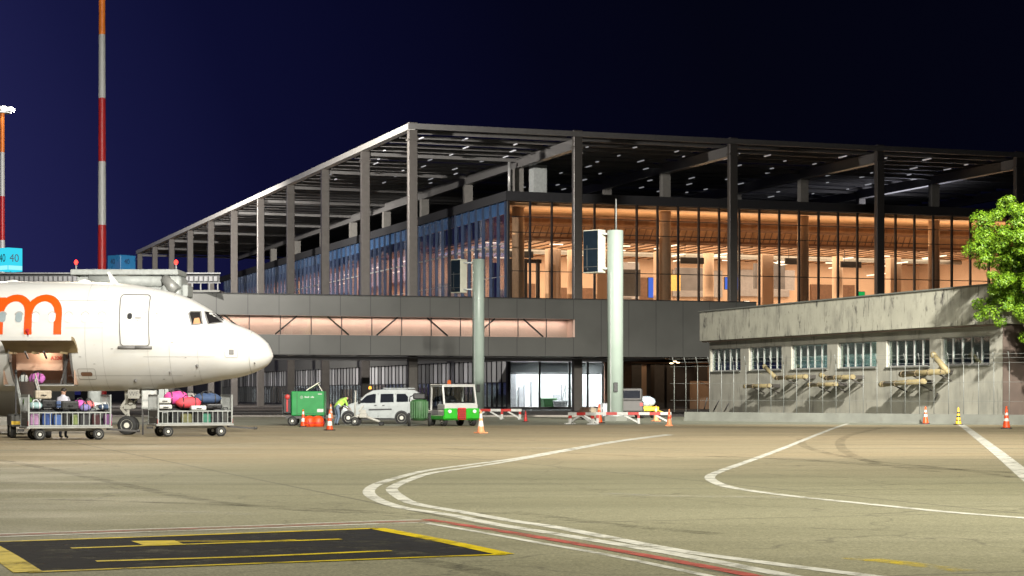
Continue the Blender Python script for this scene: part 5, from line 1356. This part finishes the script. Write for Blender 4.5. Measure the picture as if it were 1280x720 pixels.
for y in (-.42,): 
    q=MB(); q.smooth=True; q.ell((a0-.2,-.57,1.44),.13,.05,.13,14,8); q.build('hose_reel','barred',gpu)
q=MB(); q.bar((a0-.2,-.57,.7),(a0-.2,-.57,1.3),.06,.08); q.build('cable','mast_red',gpu)
q=MB(); q.box(a0-.3,a1,-.5,.5,.36,.5); q.bar((a1,0,.4),(a1+.5,0,.3),.08,.06); q.build('chassis','dsteel',gpu)
for x in (a0+.05,a1-.25):
    for y in (-.5,.5): wheel_parts(gpu,x,y,.24,.24,.16)
# two orange covers on the ground between the cones
oc=thing('engine_cover','rounded orange fabric cover lying before the green unit, left of its pair','cover',(ux(393.5),93.8,0),0,'orange covers before the green unit')
q=MB(); q.smooth=True; q.lathe([(.28,0),(.3,.16),(.28,.38),(.19,.5),(.05,.54)],(0,0,0),18); q.build('shell','cone',oc)
q=MB(); q.ring([[(r*math.cos(2*math.pi*i/18),r*math.sin(2*math.pi*i/18),z) for i in range(18)] for r,z in ((.308,.16),(.31,.21))],cap=False); q.tube([(0,-.29,.3),(.02,-.34,.25),(.05,-.33,.05)],.02,6); q.build('strap','mast_red',oc)
dup(oc,'rounded orange fabric cover lying before the green unit, right of its pair',(ux(402.5)+.05,94.0,0),1.0)
# white wheeled tow head beside the bending worker
tbr=thing('tow_bar','white wheeled tow bar with an upright handle in front of the van','tow bar',((452-640)/F*97,97,0),R(-8))
q=MB(); q.cyl((-.5,0,.35),(-.05,0,.55),.07,.07,10); q.cyl((-.05,0,.55),(.95,-.1,.2),.07,.06,10); q.rbox(-.12,.28,-.12,.12,.38,.62,.04,1); q.bar((-.15,0,.7),(.1,0,1.0),.08,.08); q.box(-.05,.25,-.13,-.12,.6,.8); q.build('bar','gearwhite',tbr)
q=MB(); q.cyl((-.35,0,.4),(-.3,0,1.75),.04,.035,8); q.bar((-.3,-.2,1.72),(-.3,.2,1.72),.05,.05); q.build('handle','gearwhite',tbr)
for x,y in ((-.28,-.25),(-.28,.25)): wheel_parts(tbr,x,y,.22,.22,.12)
q=MB(); q.rbox(.9,1.15,-.2,.0,.02,.2,.03,1); q.build('tow_eye','black',tbr)

# ------------------------------------------------------------------ cones
def cone_proto(label,mat_,band,loc,h,group='traffic cones on the apron',bands=((.42,.56),(.68,.8))):
    c=thing('traffic_cone',label,'traffic cone',loc,rng.uniform(0,1.5),group)
    q=MB(); q.rbox(-.23*h,.23*h,-.23*h,.23*h,0,.05*h,.012,1); q.build('base','black' if mat_!='cone_pale' else 'cone_pale',c)
    q=MB(); q.smooth=True; R_=lambda u:h*(.165-.135*u)
    q.lathe([(R_(0)+.02,.05*h),(R_(.04),.09*h),(R_(.5),.5*h),(R_(.98),.985*h),(.006,h)],(0,0,0),18); q.build('cone_body',mat_,c)
    for a,b in bands:
        q=MB(); q.smooth=True; q.ring([[((R_(u)+.004)*math.cos(2*math.pi*i/18),(R_(u)+.004)*math.sin(2*math.pi*i/18),h*u) for i in range(18)] for u in (a,b)],cap=False); q.build('reflective_band',band,c)
    return c
def cz_(px,py): return tuple(G(px,py))
cone_proto('orange and white cone at the left front of the green unit','cone','cone_white',cz_(379,533.5),.84,bands=((.3,.5),(.72,.88)))
cone_proto('orange and white cone beside the orange covers, nearest the bending worker','cone','cone_white',cz_(412,538),.88,bands=((.24,.46),(.62,.82)))
cone_proto('faded orange cone behind the cone nearest the bending worker','cone_pale','cone_white',cz_(413.5,524.5),.98)
cone_proto('faded pale orange cone on the open apron in front of the slimmer pole','cone_pale','cone_white',cz_(601,541.5),.92,bands=((.3,.55),(.66,.86)))
cone_proto('small red cone far back between the two barrier groups','red','mast_red',cz_(657,527),.62)
cone_proto('tall orange cone at the corner of the barriers round the thicker pole','cone','cone_pale',cz_(749,529),1.05)
cone_proto('pale cone behind the long red and white barrier','cone_pale','cone_white',cz_(820,526.5),.9)
cone_proto('orange cone at the right end of the long red and white barrier','cone_pale','cone',cz_(836.5,532.5),.84)
cone_proto('orange cone with white bands by the low wall, left of the yellow one','cone','cone_white',cz_(1157,530),.92)
cone_proto('black and yellow striped cone with an orange foot by the low wall','cone_yellow','black',cz_(1198,531),.9,bands=((.2,.3),(.42,.52),(.64,.74)))
cone_proto('large bright orange cone at the far right by the low wall','cone','cone_white',cz_(1258,536),1.04,bands=((.34,.46),(.6,.7)))

# ------------------------------------------------------------------ red and white barriers
def barrier(label,P0,P1,h=.62,legs=((.04,-1),(.96,1))):
    P0=Vector(P0);P1=Vector(P1);d=P1-P0;ln=d.length
    b=thing('barrier',label,'barrier',tuple(P0),math.atan2(d.y,d.x),'red and white barriers round the poles')
    q=MB(); n=max(3,int(ln/.62)); n+=1-n%2
    for k in range(n):
        q.cur=k%2; q.box(ln*k/n,ln*(k+1)/n,-.07,.07,h-.15,h)
    q.build('beam',['barwhite','barred'],b)
    for u,s in legs:
        q=MB(); x=ln*u
        q.cur=0; q.bar((x,0,h*.5),(x,0,0.02),.13,.13); q.cur=1; q.bar((x,0,h-.16),(x,0,h*.5),.131,.131)
        q.cur=0; q.bar((x,0,.08),(x-s*.75,0,h-.16),.09,.09); q.bar((x,-.35,.05),(x,.35,.05),.12,.06)
        q.build('leg',['barwhite','barred'],b)
    return b
barrier('long red and white barrier in front of the thicker pole',G(744,530.2),G(839,530.2),.63,((.03,1),(.57,1),(.985,1)))
barrier('short red and white barrier running back beside the thicker pole',G(711,530.5),G(744,531),.63,((.05,-1),(.9,1)))
barrier('red and white barrier in front of the slimmer pole',G(588,524.5),G(652,524.7),.66,((.05,-1),(.62,1),(.97,1)))

# ------------------------------------------------------------------ poles with docking displays
def dock(label,px,Y,rad,top,boxw,bpx0,bpx1,byt,byb,splitpx):
    X=(px-640)/F*Y; p=thing('docking_pole',label,'pole',(X,Y,0),0,'tall grey green poles with docking displays')
    zt=EYE+(HZ-top)/F*Y
    q=MB(); q.smooth=True; q.lathe([(rad,.25),(rad,zt-.02),(rad-.02,zt)],(0,0,0),28); 
    for a in range(0,28): pass
    q.build('pole','polegreen',p)
    q=MB(); q.lathe([(rad+.45,0),(rad+.45,.22),(rad+.38,.28),(rad+.02,.28)],(0,0,0),8); q.build('plinth','plinth',p)
    q=MB(); q.lathe([(rad+.08,.28),(rad+.08,.34)],(0,0,0),24)
    for k in range(12): a=k*math.pi/6; q.cyl(((rad+.05)*math.cos(a),(rad+.05)*math.sin(a),.34),((rad+.05)*math.cos(a),(rad+.05)*math.sin(a),.4),.02,.02,6)
    q.build('flange','galv',p)
    w0=(bpx0-px)/F*Y; w1=(bpx1-px)/F*Y; z0=EYE+(HZ-byb)/F*Y; z1=EYE+(HZ-byt)/F*Y; ws=(splitpx-px)/F*Y
    # box turned so that its dark display face looks left towards the stand
    th=math.atan2((w1-ws),(ws-w0)*.9); hw=(ws-w0)/math.cos(R(40)); hd=(w1-ws)/math.sin(R(40))
    bx=thing('display',None,None,(ws,-.25,0),R(-40)); bx.parent=p
    hd=min(hd,.95)
    q=MB(); q.rbox(-hw,0,0,hd,z0,z1,.03,1); cb=q.build('cabinet','boxgrey',bx)
    q=MB(); q.box(-hw+.05,-.05,-.012,-.003,z0+.06,z1-.06); sn=q.build('screen','screen_off',bx)
    q=MB(); q.box(-hw+.05,-.05,-.02,-.0125,(z0+z1)/2+.12,(z0+z1)/2+.16); q.box(-hw+.05,-.05,-.02,-.0125,z0+.35,z0+.38); q.box(-hw+.3,-hw+.33,-.02,-.0125,z0+.4,z1-.9); q.build('screen_grid','dgrey',sn)
    q=MB(); q.smooth=True; q.ell((-hw+.3,-.02,z0+.22),.12,.05,.1,10,6); q.build('laser_eye','black',sn)
    q=MB()
    for z in (z0+.25,z1-.25): q.bar((w1-.1,0,z),(0,0,z),.12,.1); q.bar((ws,.05,z),(w1,.0,z),.1,.08)
    q.build('bracket','galv',p)
    q=MB(); q.rbox(-.12,.12,-rad-.1,-rad+.02,1.7,2.25,.02,1); q.build('switch_box','black',p)
    q=MB(); q.bar((-rad*.6,-rad*.86,.3),(-rad*.6,-rad*.86,z0),.05,.03); q.build('cable_tray','galv',p)
    return p,zt
p2,zt2=dock('thicker grey green pole with a large docking display, behind the long barrier',769,114,.47,288,0,729,757.5,287,341,748)
q=MB(); q.cyl((.05,0,zt2),(.05,0,zt2+1.85),.05,.035,8); q.build('rod','galv',p2)
p1,zt1=dock('slimmer grey green pole with a docking display, left of the thicker one',598,140,.43,324,0,563,584,324,366,576)

# ------------------------------------------------------------------ things in the warm undercroft and the bright room
vn=thing('service_vehicle','dark service vehicle half hidden behind the thicker pole','vehicle',((786-640)/F*128,128,0),R(90))
q=MB(); q.rbox(-2.0,2.0,-.85,.85,.4,1.15,.1,2); q.rbox(-1.9,1.0,-.78,.78,1.1,1.95,.12,2); q.build('body','dsteel',vn)
q=MB(); q.box(-1.925,-1.91,-.62,.62,1.3,1.8); q.box(-1.4,.7,-.8,-.785,1.3,1.8); q.box(-1.4,.7,.785,.8,1.3,1.8); q.build('window','vglass',vn)
for x in (-1.3,1.3):
    for y in (-.8,.8): wheel_parts(vn,x,y,.32,.32,.2)
for y in (-.7,.7):
    q=MB(); q.box(-2.03,-2.0,y-.1,y+.1,.8,1.0); q.build('tail_light','mast_red',vn)
bt=thing('luggage_trolley','low yellow trolley carrying a rounded pale blue load','trolley',((808-640)/F*128,128,0),R(8))
q=MB(); q.rbox(-.75,.75,-.5,.5,.45,.75,.05,1); q.bar((.75,0,.5),(1.3,0,.3),.06,.06); q.build('deck','yellow',bt)
for x in (-.5,.5):
    for y in (-.42,.42): wheel_parts(bt,x,y,.22,.22,.12)
ld=thing('tarpaulin_load','rounded load under a pale blue and white tarpaulin on the yellow trolley','load',((808-640)/F*128,128,.75),0)
q=MB(); q.smooth=True; q.ell((0,0,.32),.62,.45,.36,14,9,.07); q.build('tarpaulin',cm((.4,.5,.6),.6),ld)
q=MB()
for x in (-.25,.2): q.ring([[(x+d,.46*math.cos(2*math.pi*i/16)*.98,.32+.37*math.sin(2*math.pi*i/16)) for i in range(16)] for d in (0,.05)],cap=False)
q.build('strap','white',ld)
for lb,px,Y,w_,h,m in (('green plastic bin standing inside the bright room',684.5,198.5,1.9,1.2,'dgreen'),('grey plastic bin beside the green one in the bright room',698,198.5,1.9,.95,'greywall')):
    b=thing('bin',lb,'bin',((px-640)/F*Y,Y,0),TA,'bins in the bright room')
    q=MB(); w2=w_/2.6; q.ring([[(-w2*s,-w2*s,z),(w2*s,-w2*s,z),(w2*s,w2*s,z),(-w2*s,w2*s,z)] for s,z in ((.82,.08),(1,h-.25))]); q.build('bin_body',m,b)
    q=MB(); q.rbox(-w2*1.05,w2*1.05,-w2*1.05,w2*1.05,h-.25,h-.05,.05,1); q.build('lid',m,b)
    for x in (-w2*.6,w2*.6): q=MB(); q.cyl((x-.06,-w2*.5,.12),(x+.06,-w2*.5,.12),.12,.12,10); q.build('wheel','rubber',b)
ld=thing('step_ladder','thin step ladder standing in the bright room','ladder',((710-640)/F*197.5,197.5,0),TA)
q=MB()
for s in (-.5,.5): q.bar((s*1.1,-.6,0),(s*.5,0,2.6),.07,.05); q.bar((s*1.1,.6,0),(s*.5,0,2.6),.07,.05)
for k in range(1,6): q.bar((-.55+.05*k,-.6+.11*k,.42*k),(.55-.05*k,-.6+.11*k,.42*k),.12,.04)
q.build('frame','steel',ld)
# heap of sacks left of the thicker pole
for k,(px,c,lb) in enumerate(((733,(.12,.06,.03),'brown sack on the ground left of the thicker pole'),(741,(.25,.2,.13),'tan sack beside the tall orange cone'),(757,(.45,.47,.5),'pale sack close behind the thicker pole'))):
    s=duffel(lb,c,((px-640)/F*121,121,0),(1.0 if k<2 else .9,.7,.75+.25*(k==2)),0,20+k,'sacks behind the barriers')

# ------------------------------------------------------------------ lighting masts
def mast(label,px,Y,r,b0,bl,top,first):
    m_=thing('lighting_mast',label,'mast',((px-640)/F*Y,Y,0),0,'red and white lighting masts')
    q=MB(); q.smooth=True; z=0; zs=[0]; zz=b0
    while zz>1: zz-=bl
    zz+=bl
    while zz<top-.5: zs.append(zz); zz+=bl
    zs.append(top); n=len(zs)-1
    for k in range(n):
        i=n-1-k   # 0 = topmost
        q.cur=2 if i==0 else (0 if i%2==0 else 1)
        ra=r*(1.25-.45*zs[k]/top); rb=r*(1.25-.45*zs[k+1]/top)
        q.ring([[(rr*math.cos(2*math.pi*j/16),rr*math.sin(2*math.pi*j/16),zq) for j in range(16)] for rr,zq in ((ra,zs[k]),(rb,zs[k+1]))],cap=False)
    q.build('shaft',['mast_red','white','mast_orange'],m_)
    q=MB(); q.lathe([(.9,top),(.9,top+.12)],(0,0,0),12); q.cyl((0,0,top),(0,0,top+.5),.1,.1,8); q.build('lamp_ring','galv',m_)
    for k in range(8):
        a=k*math.pi/4+.39; q=MB(); c=Vector((.95*math.cos(a),.95*math.sin(a),top+.2)); q.rbox(c.x-.28,c.x+.28,c.y-.22,c.y+.22,c.z,c.z+.45,.05,1)
        f=q.build('floodlight','steel',m_); d=Vector((math.cos(a),math.sin(a),-.25)); d.normalize(); s=Vector((-math.sin(a),math.cos(a),0)); u=Vector((0,0,1))
        q=MB(); e_=c+Vector((math.cos(a)*.33,math.sin(a)*.33,.2)); q.add([e_-s*.26-u*.18,e_+s*.26-u*.18,e_+s*.26+u*.18,e_-s*.26+u*.18],[(0,1,2,3)]); q.build('lens','flood',f)
    return m_
M['flood']=lamp('floodlight_lens',(1,.97,.92),60)
mast('red and white lighting mast rising behind the aircraft door',127.5,150,.3,29.3,4.9,34.0,1)
mast('red and white lighting mast with its lit lamps in view at the far left',3.,215,.28,28.3,4.87,32.6,1)
# ------------------------------------------------------------------ boarding bridge behind the aircraft
bb=thing('boarding_bridge','pale grey boarding bridge with a flat roof parked behind the aircraft','boarding bridge',((160-640)/F*112,112,0),0)
bxx=lambda px:(px-160)/F*112
bz=lambda py:EYE+(HZ-py)/F*112
q=MB(); q.rbox(bxx(95),bxx(228),-1.5,1.5,bz(345.5),bz(338.5),.05,1); q.build('roof','stepgrey',bb)
q=MB(); q.smooth=True; q.cyl((bxx(117),-1.05,bz(351.5)),(bxx(207),-1.05,bz(353)),.32,.32,16); q.smooth=False; q.rbox(bxx(100),bxx(214),-1.0,1.2,4.6,bz(346),.1,2); q.build('tunnel','stepgrey',bb)
q=MB(); q.rbox(bxx(206),bxx(231),-1.35,1.3,4.5,bz(345.6),.25,3); q.build('cab','stepgrey',bb)
q=MB(); q.smooth=True; q.cyl((bxx(210),-1.2,bz(349)),(bxx(226),-1.4,bz(366)),.3,.34,14); q.build('cab_hood','steel',bb)
q=MB(); q.cyl((bxx(207.5),-1.05,bz(352.8)),(bxx(211),-1.05,bz(353)),.37,.37,16); q.build('bellows','dsteel',bb)
q=MB(); q.cyl((bxx(118),0,0),(bxx(118),0,4.6),.4,.4,14); q.build('leg','stepgrey',bb)
for y in (-.7,.7): q=MB(); q.bar((bxx(205),y,.6),(bxx(205),y,4.6),.3,.3); q.build('leg','stepgrey',bb)
for y in (-.7,.7): wheel_parts(bb,bxx(205),y,.55,.55,.35)
q=MB(); q.rbox(bxx(231),bxx(238),-.9,.9,bz(372),bz(357),.05,1); q.build('end_box','stepgrey',bb)
M['obs']=lamp('obstruction_red',(1,.03,.02),7)
for px in (94.5,219.5):
    q=MB(); q.cyl((bxx(px+.6),0,bz(338.6)),(bxx(px+.6),0,bz(330)),.05,.05,8); o_=q.build('obstruction_lamp','galv',bb)
    q=MB(); q.smooth=True; q.ell((bxx(px+.6),0,bz(327.8)),.11,.11,.14,10,8); q.build('lamp_globe','obs',o_)
# stand number cubes
M['cyan']=lamp('stand_sign_cyan',(.04,.62,.8),1.15); M['cyanw']=lamp('stand_sign_white',(.35,.9,.95),1.1)
M['bluesign']=mat('unlit_sign_blue',(.015,.1,.22),.3,var=.1,emit=(.01,.1,.25),es=.12); M['signtext']=mat('sign_lettering',(.01,.03,.05),.5,var=0); M['signtextd']=mat('sign_lettering_dim',(.01,.02,.05),.5,var=0)
def cube_sign(label,px,Y,zb,zt,s,rz,face,txt,band,post):
    c=thing('stand_sign',label,'sign',((px-640)/F*Y,Y,zb),rz,'stand number signs'); h=zt-zb
    q=MB(); q.rbox(-s/2,s/2,-s/2,s/2,0,h,.03,1); b=q.build('sign_box',face,c)
    q=MB(); q.cyl((0,0,-post),(0,0,0),.08,.08,8); q.cyl((0,0,-post),(0,0,-post+.06),.3,.3,12); q.build('post','galv',c)
    if band:
        q=MB()
        q.box(-s/2+.04,s/2-.04,-s/2-.012,-s/2-.004,h*.06,h*.24); q.box(s/2+.004,s/2+.012,-s/2+.04,s/2-.04,h*.06,h*.24); q.build('light_band',band,b)
    text('40',h*.48,txt,b,'number',(-.1,-s/2-.008,h*.55),(R(90),0,0)); text('40',h*.48,txt,b,'number',(s/2+.008,-.1,h*.55),(R(90),0,R(90)))
    return c
cube_sign('glowing cyan cube sign with the stand number 40 at the far left',13.,166.5,EYE+(HZ-339.5)/F*166.5,EYE+(HZ-310.5)/F*166.5,1.45,R(-42),'cyan','signtext','cyanw',.35)
cube_sign('dim blue cube sign with the stand number 40 beside the mast',152,113,bz(337)+.02,bz(318),1.15,R(-38),'bluesign','signtextd',None,.12)
# ------------------------------------------------------------------ picture settings
sc.render.engine='CYCLES'
sc.cycles.use_denoising=True
sc.cycles.max_bounces=6; sc.cycles.transparent_max_bounces=24; sc.cycles.glossy_bounces=3; sc.cycles.diffuse_bounces=3
sc.cycles.sample_clamp_indirect=6
sc.view_settings.view_transform='Standard'; sc.view_settings.look='None'; sc.view_settings.gamma=1; sc.view_settings.exposure=0
bpy.context.view_layer.update()
